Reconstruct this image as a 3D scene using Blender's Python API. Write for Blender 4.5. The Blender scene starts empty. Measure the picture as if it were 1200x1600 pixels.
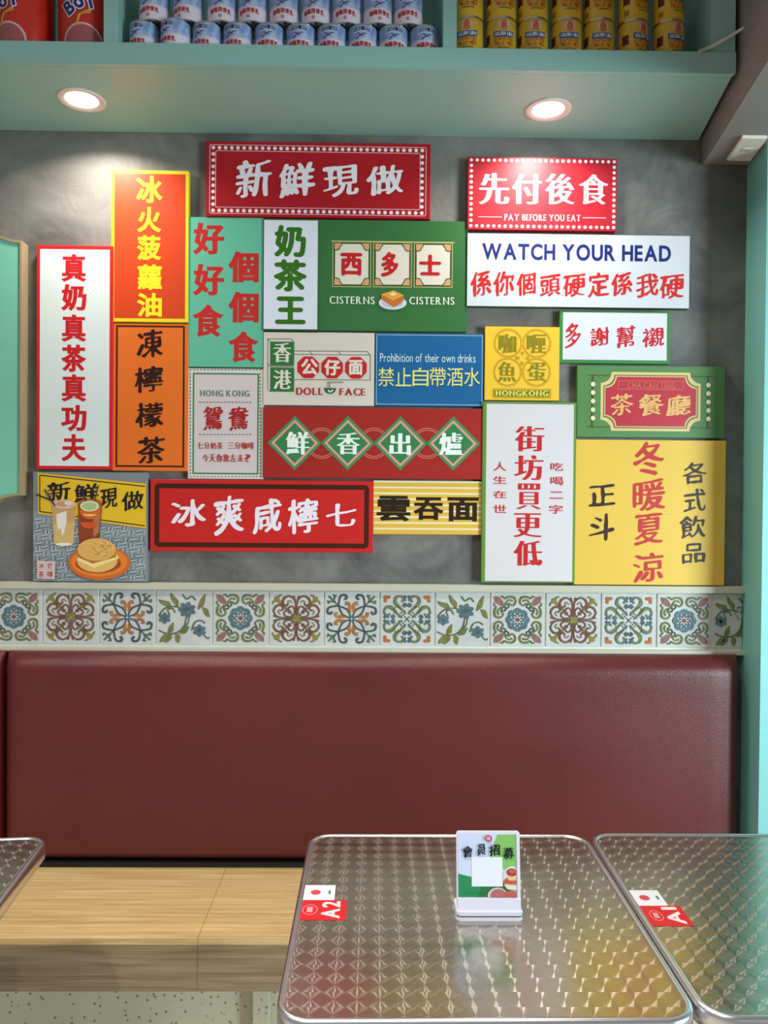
import bpy, bmesh, math, random
import numpy as np
from mathutils.geometry import delaunay_2d_cdt
from mathutils import Vector, Matrix, Euler, noise
random.seed(7)
S = bpy.context.scene
COL = S.collection

# ------------------------------------------------------------------ camera
F = 1200.0
YAW, PITCH, ROLL = 0.01333, 0.0117, 0.0082
CAMPOS = Vector((0.0, 0.0, 1.5))
R = (Euler((0, 0, -YAW)).to_matrix() @ Euler((math.pi / 2 - PITCH, 0, 0)).to_matrix()
     @ Euler((0, 0, ROLL)).to_matrix())
cam_d = bpy.data.cameras.new('camera'); cam = bpy.data.objects.new('camera', cam_d); COL.objects.link(cam)
cam.matrix_world = Matrix.Translation(CAMPOS) @ R.to_4x4()
cam_d.sensor_fit = 'VERTICAL'; cam_d.sensor_height = 32.0; cam_d.lens = 32.0 * F / 1600.0
cam_d.clip_start = 0.02
S.camera = cam
# ------------------------------------------------------------------ world, lights, exposure
w = bpy.data.worlds.new('room_light'); S.world = w; w.use_nodes = True
w.node_tree.nodes['Background'].inputs[0].default_value = (0.98, 0.98, 1.0, 1)
w.node_tree.nodes['Background'].inputs[1].default_value = 0.30
S.view_settings.view_transform = 'Standard'; S.view_settings.look = 'None'
S.view_settings.gamma = 1.0; S.view_settings.use_curve_mapping = False
S.view_settings.exposure = -0.12


def area(name, loc, rot, size, sy, power, color, shape='RECTANGLE', spread=180):
    l = bpy.data.lights.new(name, 'AREA'); l.shape = shape; l.size = size
    if shape == 'RECTANGLE': l.size_y = sy
    l.energy = power; l.color = color; l.spread = math.radians(spread)
    o = bpy.data.objects.new(name, l); COL.objects.link(o); o.location = loc; o.rotation_euler = rot
    return o


for lx, ly, le in ((-1.35, 0.75, 17), (0.0, 0.85, 15), (1.35, 0.75, 15), (-0.7, -0.5, 12), (0.7, -0.5, 12)):
    area('unseen_ceiling_light', (lx, ly, 3.05), (0, 0, 0), 0.09, 0, le, (1.0, 0.95, 0.87), 'DISK', 100)  # unseen lamps, added overhead to light the furniture and streak the steel tops
area('doorway_daylight', (3.7, -0.5, 1.3), (math.radians(90), 0, math.radians(44)), 1.4, 1.8, 46, (0.72, 0.92, 1.0), spread=70)

# ------------------------------------------------------------------ helpers
D = 2.27          # wall plane
TABLE_Z = 0.75


def ray(px, py):
    return R @ Vector(((px - 600) / F, -(py - 800) / F, -1.0))


def at(px, py, Y):
    d = ray(px, py); return CAMPOS + d * ((Y - CAMPOS.y) / d.y)


def atz(px, py, z):
    d = ray(px, py); return CAMPOS + d * ((z - CAMPOS.z) / d.z)


def lin(c):
    return tuple(((v / 255) / 12.92 if v / 255 <= 0.04045 else ((v / 255 + 0.055) / 1.055) ** 2.4) for v in c)


MC = {}


def mat(name, rgb, rough=0.5, metal=0.0, vary=0.0, scale=8.0, bump=0.0, bscale=60.0, emis=0, spec=0.5, coat=0.0, stretch=None):
    key = (name, rgb, rough, metal, vary, bump)
    if key in MC: return MC[key]
    m = bpy.data.materials.new(name); m.use_nodes = True
    nt = m.node_tree; b = nt.nodes['Principled BSDF']
    c = lin(rgb)
    b.inputs['Base Color'].default_value = (*c, 1)
    b.inputs['Roughness'].default_value = rough
    b.inputs['Metallic'].default_value = metal
    b.inputs['Specular IOR Level'].default_value = spec
    b.inputs['Coat Weight'].default_value = coat
    if emis:
        b.inputs['Emission Color'].default_value = (*c, 1); b.inputs['Emission Strength'].default_value = emis
    tc = nt.nodes.new('ShaderNodeTexCoord')
    vec = tc.outputs['Object']
    if stretch:
        mp = nt.nodes.new('ShaderNodeMapping'); mp.inputs['Scale'].default_value = stretch
        nt.links.new(vec, mp.inputs[0]); vec = mp.outputs[0]
    if vary or True:
        n = nt.nodes.new('ShaderNodeTexNoise'); n.inputs['Scale'].default_value = scale
        n.inputs['Detail'].default_value = 4
        nt.links.new(vec, n.inputs['Vector'])
        r = nt.nodes.new('ShaderNodeValToRGB')
        v = max(vary, 0.015)
        r.color_ramp.elements[0].position = 0.3; r.color_ramp.elements[1].position = 0.7
        r.color_ramp.elements[0].color = (*[x * (1 - v) for x in c], 1)
        r.color_ramp.elements[1].color = (*[min(1, x * (1 + v)) for x in c], 1)
        nt.links.new(n.outputs['Fac'], r.inputs[0]); nt.links.new(r.outputs[0], b.inputs['Base Color'])
    if bump:
        n2 = nt.nodes.new('ShaderNodeTexNoise'); n2.inputs['Scale'].default_value = bscale
        nt.links.new(vec, n2.inputs['Vector'])
        bp = nt.nodes.new('ShaderNodeBump'); bp.inputs['Strength'].default_value = bump
        bp.inputs['Distance'].default_value = 0.002
        nt.links.new(n2.outputs['Fac'], bp.inputs['Height']); nt.links.new(bp.outputs[0], b.inputs['Normal'])
    MC[key] = m
    return m


def prt(rgb, rough=0.38):
    return mat('print', tuple(rgb), rough, spec=0.35)


def empty(name, loc, label=None, cat=None, group=None):
    o = bpy.data.objects.new(name, None); COL.objects.link(o); o.location = loc
    o.empty_display_size = 0.05
    tag(o, label, cat, group)
    return o


def tag(o, label=None, cat=None, group=None, kind=None):
    if label: o['label'] = label
    if cat: o['category'] = cat
    if group: o['group'] = group
    if kind: o['kind'] = kind
    return o


def origin(p):
    v = Vector((0, 0, 0))
    while p is not None:
        v = v + p.location; p = p.parent
    return v


def mk(name, verts, faces, m, parent=None, smooth=False, world=True, me=None):
    if me is None:
        me = bpy.data.meshes.new(name)
        off = origin(parent) if (world and parent) else Vector((0, 0, 0))
        me.from_pydata([Vector(v) - off for v in verts], [], faces)
        me.materials.append(m)
        me.update()
        if smooth:
            me.polygons.foreach_set('use_smooth', [True] * len(me.polygons)); me.update()
    o = bpy.data.objects.new(name, me); COL.objects.link(o)
    if parent: o.parent = parent
    return o


def from_bm(name, bm, m, parent=None, smooth=False, world=True):
    bmesh.ops.recalc_face_normals(bm, faces=bm.faces)
    me = bpy.data.meshes.new(name)
    if world and parent:
        bmesh.ops.translate(bm, verts=bm.verts, vec=-origin(parent))
    bm.to_mesh(me); bm.free(); me.materials.append(m)
    if smooth: me.polygons.foreach_set('use_smooth', [True] * len(me.polygons))
    o = bpy.data.objects.new(name, me); COL.objects.link(o)
    if parent: o.parent = parent
    return o


def box(name, a, b, m, parent=None, bevel=0.001, seg=1, world=True):
    bm = bmesh.new()
    x0, y0, z0 = a; x1, y1, z1 = b
    vs = [bm.verts.new(p) for p in [(x0, y0, z0), (x1, y0, z0), (x1, y1, z0), (x0, y1, z0), (x0, y0, z1), (x1, y0, z1), (x1, y1, z1), (x0, y1, z1)]]
    for f in [(0, 3, 2, 1), (4, 5, 6, 7), (0, 1, 5, 4), (1, 2, 6, 5), (2, 3, 7, 6), (3, 0, 4, 7)]:
        bm.faces.new([vs[i] for i in f])
    if bevel: bmesh.ops.bevel(bm, geom=bm.edges[:], offset=bevel, segments=seg, affect='EDGES', clamp_overlap=True)
    return from_bm(name, bm, m, parent, False, world)


def prism(name, poly, y0, y1, m, parent=None, bevel=0.0, world=True, axis='y'):
    """poly in (x,z) extruded along y, or (x,y) extruded along z"""
    bm = bmesh.new()
    if axis == 'y': mp = lambda p, q: (p[0], q, p[1])
    else: mp = lambda p, q: (p[0], p[1], q)
    a = [bm.verts.new(mp(p, y0)) for p in poly]; b = [bm.verts.new(mp(p, y1)) for p in poly]
    bm.faces.new(a); bm.faces.new(b[::-1])
    n = len(poly)
    for i in range(n): bm.faces.new([a[i], a[(i + 1) % n], b[(i + 1) % n], b[i]])
    if bevel: bmesh.ops.bevel(bm, geom=bm.edges[:], offset=bevel, segments=2, affect='EDGES', clamp_overlap=True)
    return from_bm(name, bm, m, parent, False, world)


def lathe(name, prof, m, parent=None, c=(0, 0, 0), n=40, smooth=True, world=True):
    vs = []; fs = []
    for r, z in prof:
        for i in range(n):
            a = 2 * math.pi * i / n
            vs.append((c[0] + r * math.cos(a), c[1] + r * math.sin(a), c[2] + z))
    for k in range(len(prof) - 1):
        for i in range(n):
            j = (i + 1) % n
            fs.append((k * n + i, k * n + j, (k + 1) * n + j, (k + 1) * n + i))
    o = mk(name, vs, fs, m, parent, smooth, world)
    if smooth:
        o.data.set_sharp_from_angle(angle=math.radians(40))
    return o


def tube(name, pts, r, m, parent=None, n=8):
    pts = [Vector(p) for p in pts]; vs = []; fs = []
    for i, p in enumerate(pts):
        t = (pts[min(i + 1, len(pts) - 1)] - pts[max(i - 1, 0)]).normalized()
        up = Vector((0, 0, 1)) if abs(t.z) < 0.9 else Vector((1, 0, 0))
        a = t.cross(up).normalized(); b = t.cross(a)
        for k in range(n):
            q = 2 * math.pi * k / n
            vs.append(p + a * r * math.cos(q) + b * r * math.sin(q))
    for i in range(len(pts) - 1):
        for k in range(n):
            j = (k + 1) % n
            fs.append((i * n + k, i * n + j, (i + 1) * n + j, (i + 1) * n + k))
    fs.append(tuple(range(n))); fs.append(tuple(range((len(pts) - 1) * n, len(pts) * n))[::-1])
    return mk(name, vs, fs, m, parent, True)


def copy_tree(o, parent=None):
    c = o.copy(); COL.objects.link(c); c.parent = parent
    for ch in list(o.children): copy_tree(ch, c)
    return c


# ------------------------------------------------------------------ flat print: outlines -> filled mesh
GC = {}


def glyph(ch):
    if ch in GC: return GC[ch]
    cu = bpy.data.curves.new('g', 'FONT'); cu.body = ch
    o = bpy.data.objects.new('g', cu); COL.objects.link(o)
    dg = bpy.context.evaluated_depsgraph_get()
    k = o.to_curve(dg)
    polys = []
    for s in k.splines:
        bp = list(s.bezier_points); n = len(bp); P = []
        for i in range(n):
            a = bp[i]; b = bp[(i + 1) % n]
            p0, p1, p2, p3 = a.co.xy, a.handle_right.xy, b.handle_left.xy, b.co.xy
            L = (p3 - p0).length
            if L < 1e-6: continue
            d = (p3 - p0) / L
            nn = Vector((-d.y, d.x))
            flat = max(abs((p1 - p0).dot(nn)), abs((p2 - p0).dot(nn))) < 0.004
            st = 1 if flat else 5
            for q in range(st):
                t = q / st
                P.append(((1 - t) ** 3) * p0 + 3 * t * (1 - t) ** 2 * p1 + 3 * t * t * (1 - t) * p2 + t ** 3 * p3)
        if len(P) > 2: polys.append([Vector(p) for p in P])
    o.to_curve_clear(); bpy.data.objects.remove(o); bpy.data.curves.remove(cu)
    GC[ch] = polys
    return polys


def resample(P, d):
    out = []
    n = len(P)
    for i in range(n):
        a, b = P[i], P[(i + 1) % n]
        L = (b - a).length
        k = max(1, int(round(L / d)))
        for q in range(k): out.append(a.lerp(b, q / k))
    return out


def style(P, ax=0.0, ay=0.0, smooth=0, shear=0.0, nz=0.0, seed=0, res=0.03):
    if smooth or nz: P = resample(P, res)
    for _ in range(smooth):
        n = len(P)
        P = [(P[i - 1] + P[i] * 2 + P[(i + 1) % n]) / 4 for i in range(n)]
    n = len(P); out = []
    for i in range(n):
        a = P[i] - P[i - 1]; b = P[(i + 1) % n] - P[i]
        if a.length < 1e-9: a = b
        if b.length < 1e-9: b = a
        n1 = Vector((a.y, -a.x)).normalized(); n2 = Vector((b.y, -b.x)).normalized()
        m = n1 + n2
        if m.length < 0.3: m = n1
        else:
            m.normalize(); m = m / max(0.45, m.dot(n1))
        q = P[i] + Vector((m.x * ax, m.y * ay))
        if nz:
            f = noise.noise(Vector((P[i].x * 3.1 + seed * 7.3, P[i].y * 3.1, seed * 1.7)))
            q += m * (nz * (f + 0.1))
            q += Vector((0.03 * noise.noise(Vector((P[i].y * 2.3, seed * 3.1, 1))), 0.02 * noise.noise(Vector((P[i].x * 2.0, seed * 2.1, 5)))))
        out.append(q)
    if shear:
        out = [Vector((p.x, p.y + shear * (p.x - 0.5))) for p in out]
    return out


ST = {
    'sans': dict(ax=0.018, ay=0.016),
    'light': dict(ax=0.0, ay=0.0),
    'bold': dict(ax=0.034, ay=0.030),
    'black': dict(ax=0.046, ay=0.026),
    'round': dict(ax=0.042, ay=0.036, smooth=3),
    'song': dict(ax=0.046, ay=-0.006, smooth=1, res=0.02),
    'brush': dict(ax=0.026, ay=0.008, smooth=2, shear=0.13, nz=0.032, res=0.026),
    'thinbrush': dict(ax=0.012, ay=0.006, smooth=3, shear=0.12, nz=0.035),
    'serif': dict(ax=0.030, ay=-0.006),
    'serifb': dict(ax=0.046, ay=-0.004),
}


def char_polys(ch, st, seed=0):
    kw = dict(ST[st])
    serif = st.startswith('serif')
    ps = [style(p, seed=seed, **kw) for p in glyph(ch)]
    if serif and ch.isalpha():
        top = max(p.y for q in ps for p in q); bot = min(p.y for q in ps for p in q)
        extra = []
        for q in ps:
            for i in range(len(q)):
                a, b = q[i - 1], q[i]
                if abs(a.y - b.y) < 0.02 and 0.05 < abs(a.x - b.x) < 0.26 and (abs(a.y - top) < 0.03 or abs(a.y - bot) < 0.03):
                    x0, x1 = min(a.x, b.x) - 0.06, max(a.x, b.x) + 0.06
                    if abs(a.y - top) < 0.03: y0, y1 = top - 0.035, top
                    else: y0, y1 = bot, bot + 0.035
                    extra.append([Vector((x0, y0)), Vector((x1, y0)), Vector((x1, y1)), Vector((x0, y1))])
        ps = ps + extra
    return ps


def bbox(ps):
    xs = [p.x for q in ps for p in q]; ys = [p.y for q in ps for p in q]
    return min(xs), min(ys), max(xs), max(ys)


class Glyph(list):
    pass


def tri_fill(polys, nonzero):
    K = 1000.0; vs = []; es = []; segs = []
    for P in polys:
        n = len(P); b = len(vs)
        if n < 3: continue
        vs += [Vector((p[0] * K, p[1] * K)) for p in P]
        es += [(b + i, b + (i + 1) % n) for i in range(n)]
        segs += [(P[i][0] * K, P[i][1] * K, P[(i + 1) % n][0] * K, P[(i + 1) % n][1] * K) for i in range(n)]
    if not vs: return [], []
    ov, oe, of = delaunay_2d_cdt(vs, es, [], 0, 1e-5)[:3]
    if not of: return [], []
    A = np.array([(v.x, v.y) for v in ov]); T = np.array([f[:3] for f in of]); C = A[T].mean(axis=1)
    S_ = np.array(segs)
    y0, y1 = S_[:, 1][None], S_[:, 3][None]; x0, x1 = S_[:, 0][None], S_[:, 2][None]
    cx, cy = C[:, 0][:, None], C[:, 1][:, None]
    up = (y0 <= cy) & (y1 > cy); dn = (y0 > cy) & (y1 <= cy)
    with np.errstate(divide='ignore', invalid='ignore'):
        xi = x0 + (cy - y0) * (x1 - x0) / (y1 - y0)
    right = xi > cx
    wn = (up & right).sum(1) - (dn & right).sum(1)
    cr = ((up | dn) & right).sum(1)
    keep = (wn != 0) if nonzero else (cr % 2 == 1)
    F_ = []
    for k, f in enumerate(of):
        if not keep[k]: continue
        a, b, c = A[f[0]], A[f[1]], A[f[2]]
        ar = (b[0] - a[0]) * (c[1] - a[1]) - (b[1] - a[1]) * (c[0] - a[0])
        if abs(ar) < 1e-9: continue
        F_.append(tuple(f) if ar > 0 else tuple(reversed(f)))
    return [(v.x / K, v.y / K, 0) for v in ov], F_


def fill(polys, extrude=0.0, bevel=0.0):
    """closed outlines in the xy plane -> (verts, faces) facing +z; a Glyph is filled by winding number, loose outlines even-odd"""
    if not extrude:
        V, Fc = [], []
        groups = [g for g in polys if isinstance(g, Glyph)]
        plain = [g for g in polys if not isinstance(g, Glyph)]
        if plain: groups.append(plain)
        for g in groups:
            v, f = tri_fill(g, isinstance(g, Glyph))
            o_ = len(V); V += v; Fc += [tuple(a + o_ for a in q) for q in f]
        return V, Fc
    cu = bpy.data.curves.new('f', 'CURVE'); cu.dimensions = '2D'; cu.fill_mode = 'BOTH'
    cu.extrude = extrude; cu.bevel_depth = bevel; cu.bevel_resolution = 0
    for P in polys:
        if len(P) < 3: continue
        s = cu.splines.new('POLY'); s.points.add(len(P) - 1)
        for i, p in enumerate(P): s.points[i].co = (p[0], p[1], 0, 1)
        s.use_cyclic_u = True
    o = bpy.data.objects.new('f', cu); COL.objects.link(o)
    dg = bpy.context.evaluated_depsgraph_get()
    me = bpy.data.meshes.new_from_object(o.evaluated_get(dg))
    V = [v.co.copy() for v in me.vertices]; Fc = [tuple(p.vertices) for p in me.polygons]
    bpy.data.meshes.remove(me); bpy.data.objects.remove(o); bpy.data.curves.remove(cu)
    # face up
    if Fc and extrude == 0:
        f = Fc[0]; nn = (V[f[1]] - V[f[0]]).cross(V[f[2]] - V[f[0]])
        if nn.z < 0: Fc = [tuple(reversed(f)) for f in Fc]
    return V, Fc


def text_polys(chars, boxes, st, seed=0):
    """each character's ink is fitted into its box (x0,y0,x1,y1), y up"""
    out = []
    for i, (ch, b) in enumerate(zip(chars, boxes)):
        ps = char_polys(ch, st, seed + i)
        a = bbox(ps); sx = (b[2] - b[0]) / max(1e-6, a[2] - a[0]); sy = (b[3] - b[1]) / max(1e-6, a[3] - a[1])
        if ch in '二三一': sy = min(sy, sx * 1.2)
        cy = (b[1] + b[3]) / 2
        h = (a[3] - a[1]) * sy
        out.append(Glyph([[Vector((b[0] + (p.x - a[0]) * sx, cy - h / 2 + (p.y - a[1]) * sy)) for p in q] for q in ps]))
    return out


ADV = {}


def line_polys(txt, x0, y0, x1, y1, st, seed=0):
    """a line of latin text fitted to the box"""
    pen = 0.0; items = []
    for i, ch in enumerate(txt):
        if ch == ' ': pen += 0.30; continue
        ps = char_polys(ch, st, seed + i); a = bbox(ps)
        gap = 0.09
        items.append([[Vector((p.x - a[0] + pen, p.y)) for p in q] for q in ps])
        pen += a[2] - a[0] + gap
    W = pen - 0.09
    allp = [q for it in items for q in it]
    caps = [char_polys(ch, st) for ch in txt if ch.isupper()] or items
    a = bbox([q for it in items for q in it]); b0 = 0.0; t = a[3]
    sx = (x1 - x0) / W; sy = (y1 - y0) / (a[3] - a[1])
    return [Glyph([[Vector((x0 + p.x * sx, y0 + (p.y - a[1]) * sy)) for p in q] for q in it]) for it in items]


def circ(cx, cy, r, n=20, ry=None, a0=0):
    ry = ry or r
    return [Vector((cx + r * math.cos(a0 + 2 * math.pi * i / n), cy + ry * math.sin(a0 + 2 * math.pi * i / n))) for i in range(n)]


def rectp(x0, y0, x1, y1):
    return [Vector((x0, y0)), Vector((x1, y0)), Vector((x1, y1)), Vector((x0, y1))]


def rrect(x0, y0, x1, y1, r, n=6):
    P = []
    for cx, cy, a in ((x1 - r, y0 + r, -90), (x1 - r, y1 - r, 0), (x0 + r, y1 - r, 90), (x0 + r, y0 + r, 180)):
        for i in range(n + 1):
            t = math.radians(a + 90 * i / n); P.append(Vector((cx + r * math.cos(t), cy + r * math.sin(t))))
    return P


def scoop(x0, y0, x1, y1, r, n=8):
    P = []
    for cx, cy, a in ((x0, y0, 90), (x1, y0, 180), (x1, y1, 270), (x0, y1, 0)):
        for i in range(n + 1):
            t = math.radians(a - 90 * i / n); P.append(Vector((cx + r * math.cos(t), cy + r * math.sin(t))))
    return P


def stroke(pts, w, w1=None, sub=6):
    """brushed band through control points (catmull-rom) as a closed outline; w is a width or list"""
    pts = [Vector((p[0], p[1])) for p in pts]
    if len(pts) > 2 and sub > 1:
        Q = []; W = []
        n = len(pts)
        ws = w if isinstance(w, (list, tuple)) else [w + ((w1 if w1 is not None else w) - w) * i / (n - 1) for i in range(n)]
        for i in range(n - 1):
            p0 = pts[max(i - 1, 0)]; p1 = pts[i]; p2 = pts[i + 1]; p3 = pts[min(i + 2, n - 1)]
            for k in range(sub):
                t = k / sub
                Q.append(0.5 * ((2 * p1) + (p2 - p0) * t + (2 * p0 - 5 * p1 + 4 * p2 - p3) * t * t + (3 * p1 - p0 - 3 * p2 + p3) * t ** 3))
                W.append(ws[i] * (1 - t) + ws[i + 1] * t)
        Q.append(pts[-1]); W.append(ws[-1])
    else:
        Q = pts; W = list(w) if isinstance(w, (list, tuple)) else [w, w1 if w1 is not None else w][:2] + [w] * (len(pts) - 2)
    L = []; Rr = []
    for i, p in enumerate(Q):
        t = Q[min(i + 1, len(Q) - 1)] - Q[max(i - 1, 0)]
        if t.length < 1e-9: t = Vector((1, 0))
        t.normalize(); nn = Vector((-t.y, t.x)) * W[i] / 2
        L.append(p + nn); Rr.append(p - nn)
    return L + Rr[::-1]


# ================================================================== MATERIALS
def plaster():
    m = bpy.data.materials.new('grey_plaster'); m.use_nodes = True; nt = m.node_tree; b = nt.nodes['Principled BSDF']
    tc = nt.nodes.new('ShaderNodeTexCoord')
    n1 = nt.nodes.new('ShaderNodeTexNoise'); n1.inputs['Scale'].default_value = 3.2; n1.inputs['Detail'].default_value = 7
    n1.inputs['Distortion'].default_value = 1.4; n1.inputs['Roughness'].default_value = 0.62
    nt.links.new(tc.outputs['Object'], n1.inputs['Vector'])
    r = nt.nodes.new('ShaderNodeValToRGB'); r.color_ramp.elements[0].position = 0.33; r.color_ramp.elements[1].position = 0.68
    r.color_ramp.elements[0].color = (*lin((88, 86, 84)), 1); r.color_ramp.elements[1].color = (*lin((130, 127, 121)), 1)
    nt.links.new(n1.outputs['Fac'], r.inputs[0]); nt.links.new(r.outputs[0], b.inputs['Base Color'])
    n2 = nt.nodes.new('ShaderNodeTexNoise'); n2.inputs['Scale'].default_value = 9; n2.inputs['Detail'].default_value = 8
    n2.inputs['Distortion'].default_value = 2.5
    nt.links.new(tc.outputs['Object'], n2.inputs['Vector'])
    bp = nt.nodes.new('ShaderNodeBump'); bp.inputs['Strength'].default_value = 0.6; bp.inputs['Distance'].default_value = 0.004
    nt.links.new(n2.outputs['Fac'], bp.inputs['Height']); nt.links.new(bp.outputs[0], b.inputs['Normal'])
    b.inputs['Roughness'].default_value = 0.55
    return m


M_PLASTER = plaster()
M_TEAL = mat('teal_paint', (146, 188, 178), 0.42, vary=0.03, scale=3, bump=0.06, bscale=40)
M_TEALR = mat('teal_wall_paint', (130, 196, 190), 0.45, vary=0.02, scale=3, bump=0.06, bscale=40)
M_BEAM = mat('taupe_paint', (140, 131, 127), 0.6, vary=0.05, scale=4, bump=0.1, bscale=30)
M_CREAM = mat('cream_trim', (190, 186, 165), 0.4, vary=0.03, scale=5)
M_TILE = mat('tile_glaze', (196, 196, 192), 0.3, vary=0.07, scale=14, bump=0.25, bscale=60)
M_GROUT = mat('grout', (226, 226, 214), 0.7)
M_OAKFR = mat('oak_rim', (168, 146, 108), 0.5, vary=0.12, scale=9, stretch=(8, 8, 1))
M_FLOOR = mat('floor_tile', (196, 190, 178), 0.4, vary=0.06, scale=5)
M_BLACK = mat('black_gap', (18, 14, 13), 0.7)
M_CHROME = mat('polished_steel', (232, 230, 234), 0.28, 1.0)
M_ALU = mat('can_rim_metal', (200, 190, 175), 0.25, 1.0)
M_WHITEP = mat('white_plastic', (214, 214, 232), 0.3)


def leather():
    m = bpy.data.materials.new('oxblood_leather'); m.use_nodes = True; nt = m.node_tree; b = nt.nodes['Principled BSDF']
    tc = nt.nodes.new('ShaderNodeTexCoord')
    n = nt.nodes.new('ShaderNodeTexNoise'); n.inputs['Scale'].default_value = 2.5; n.inputs['Detail'].default_value = 3
    nt.links.new(tc.outputs['Object'], n.inputs['Vector'])
    r = nt.nodes.new('ShaderNodeValToRGB')
    r.color_ramp.elements[0].position = .3; r.color_ramp.elements[1].position = .7
    r.color_ramp.elements[0].color = (*lin((90, 29, 28)), 1); r.color_ramp.elements[1].color = (*lin((100, 33, 31)), 1)
    nt.links.new(n.outputs['Fac'], r.inputs[0]); nt.links.new(r.outputs[0], b.inputs['Base Color'])
    v = nt.nodes.new('ShaderNodeTexVoronoi'); v.inputs['Scale'].default_value = 420
    nt.links.new(tc.outputs['Object'], v.inputs['Vector'])
    n3 = nt.nodes.new('ShaderNodeTexNoise'); n3.inputs['Scale'].default_value = 6
    nt.links.new(tc.outputs['Object'], n3.inputs['Vector'])
    ad = nt.nodes.new('ShaderNodeMath'); ad.operation = 'MULTIPLY_ADD'; ad.inputs[1].default_value = 3.0
    nt.links.new(n3.outputs['Fac'], ad.inputs[0]); nt.links.new(v.outputs['Distance'], ad.inputs[2])
    bp = nt.nodes.new('ShaderNodeBump'); bp.inputs['Strength'].default_value = 0.35; bp.inputs['Distance'].default_value = 0.0012
    nt.links.new(ad.outputs[0], bp.inputs['Height']); nt.links.new(bp.outputs[0], b.inputs['Normal'])
    b.inputs['Roughness'].default_value = 0.36
    b.inputs['Specular IOR Level'].default_value = 0.5
    return m


def wood(name, c1, c2, c3, rough=0.38):
    m = bpy.data.materials.new(name); m.use_nodes = True; nt = m.node_tree; b = nt.nodes['Principled BSDF']
    tc = nt.nodes.new('ShaderNodeTexCoord')
    mp = nt.nodes.new('ShaderNodeMapping'); mp.inputs['Scale'].default_value = (1.1, 30, 30)
    nt.links.new(tc.outputs['Object'], mp.inputs[0])
    n = nt.nodes.new('ShaderNodeTexNoise'); n.inputs['Scale'].default_value = 3; n.inputs['Detail'].default_value = 6
    n.inputs['Distortion'].default_value = 0.6
    nt.links.new(mp.outputs[0], n.inputs['Vector'])
    r = nt.nodes.new('ShaderNodeValToRGB')
    r.color_ramp.elements[0].position = .3; r.color_ramp.elements[1].position = .72
    r.color_ramp.elements[0].color = (*lin(c1), 1); r.color_ramp.elements[1].color = (*lin(c3), 1)
    e = r.color_ramp.elements.new(.5); e.color = (*lin(c2), 1)
    nt.links.new(n.outputs['Fac'], r.inputs[0])
    mp2 = nt.nodes.new('ShaderNodeMapping'); mp2.inputs['Scale'].default_value = (6, 220, 220)
    nt.links.new(tc.outputs['Object'], mp2.inputs[0])
    n2 = nt.nodes.new('ShaderNodeTexNoise'); n2.inputs['Scale'].default_value = 2; n2.inputs['Detail'].default_value = 2
    nt.links.new(mp2.outputs[0], n2.inputs['Vector'])
    mx = nt.nodes.new('ShaderNodeMix'); mx.data_type = 'RGBA'; mx.blend_type = 'MULTIPLY'; mx.inputs[0].default_value = 0.3
    nt.links.new(r.outputs[0], mx.inputs[6]); nt.links.new(n2.outputs['Fac'], mx.inputs[7])
    nt.links.new(mx.outputs[2], b.inputs['Base Color'])
    b.inputs['Roughness'].default_value = rough
    return m


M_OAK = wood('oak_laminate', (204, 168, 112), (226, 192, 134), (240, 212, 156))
M_OAK_SHADED = wood('oak_laminate_shaded', (136, 112, 84), (160, 136, 106), (178, 154, 122), 0.5)  # same oak as the seat, its unlit front painted darker


def terrazzo():
    m = bpy.data.materials.new('speckled_stone'); m.use_nodes = True; nt = m.node_tree; b = nt.nodes['Principled BSDF']
    tc = nt.nodes.new('ShaderNodeTexCoord')
    v = nt.nodes.new('ShaderNodeTexVoronoi'); v.inputs['Scale'].default_value = 55
    nt.links.new(tc.outputs['Object'], v.inputs['Vector'])
    r = nt.nodes.new('ShaderNodeValToRGB')
    r.color_ramp.elements[0].position = .14; r.color_ramp.elements[1].position = .24
    r.color_ramp.elements[0].color = (*lin((150, 145, 118)), 1); r.color_ramp.elements[1].color = (*lin((232, 228, 194)), 1)
    nt.links.new(v.outputs['Distance'], r.inputs[0])
    n = nt.nodes.new('ShaderNodeTexNoise'); n.inputs['Scale'].default_value = 4; n.inputs['Detail'].default_value = 4
    nt.links.new(tc.outputs['Object'], n.inputs['Vector'])
    mx = nt.nodes.new('ShaderNodeMix'); mx.data_type = 'RGBA'; mx.blend_type = 'MULTIPLY'; mx.inputs[0].default_value = 0.35
    nt.links.new(r.outputs[0], mx.inputs[6]); nt.links.new(n.outputs['Fac'], mx.inputs[7])
    nt.links.new(mx.outputs[2], b.inputs['Base Color']); b.inputs['Roughness'].default_value = 0.5
    return m


M_TERR = terrazzo()
M_LEATHER = leather()


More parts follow.
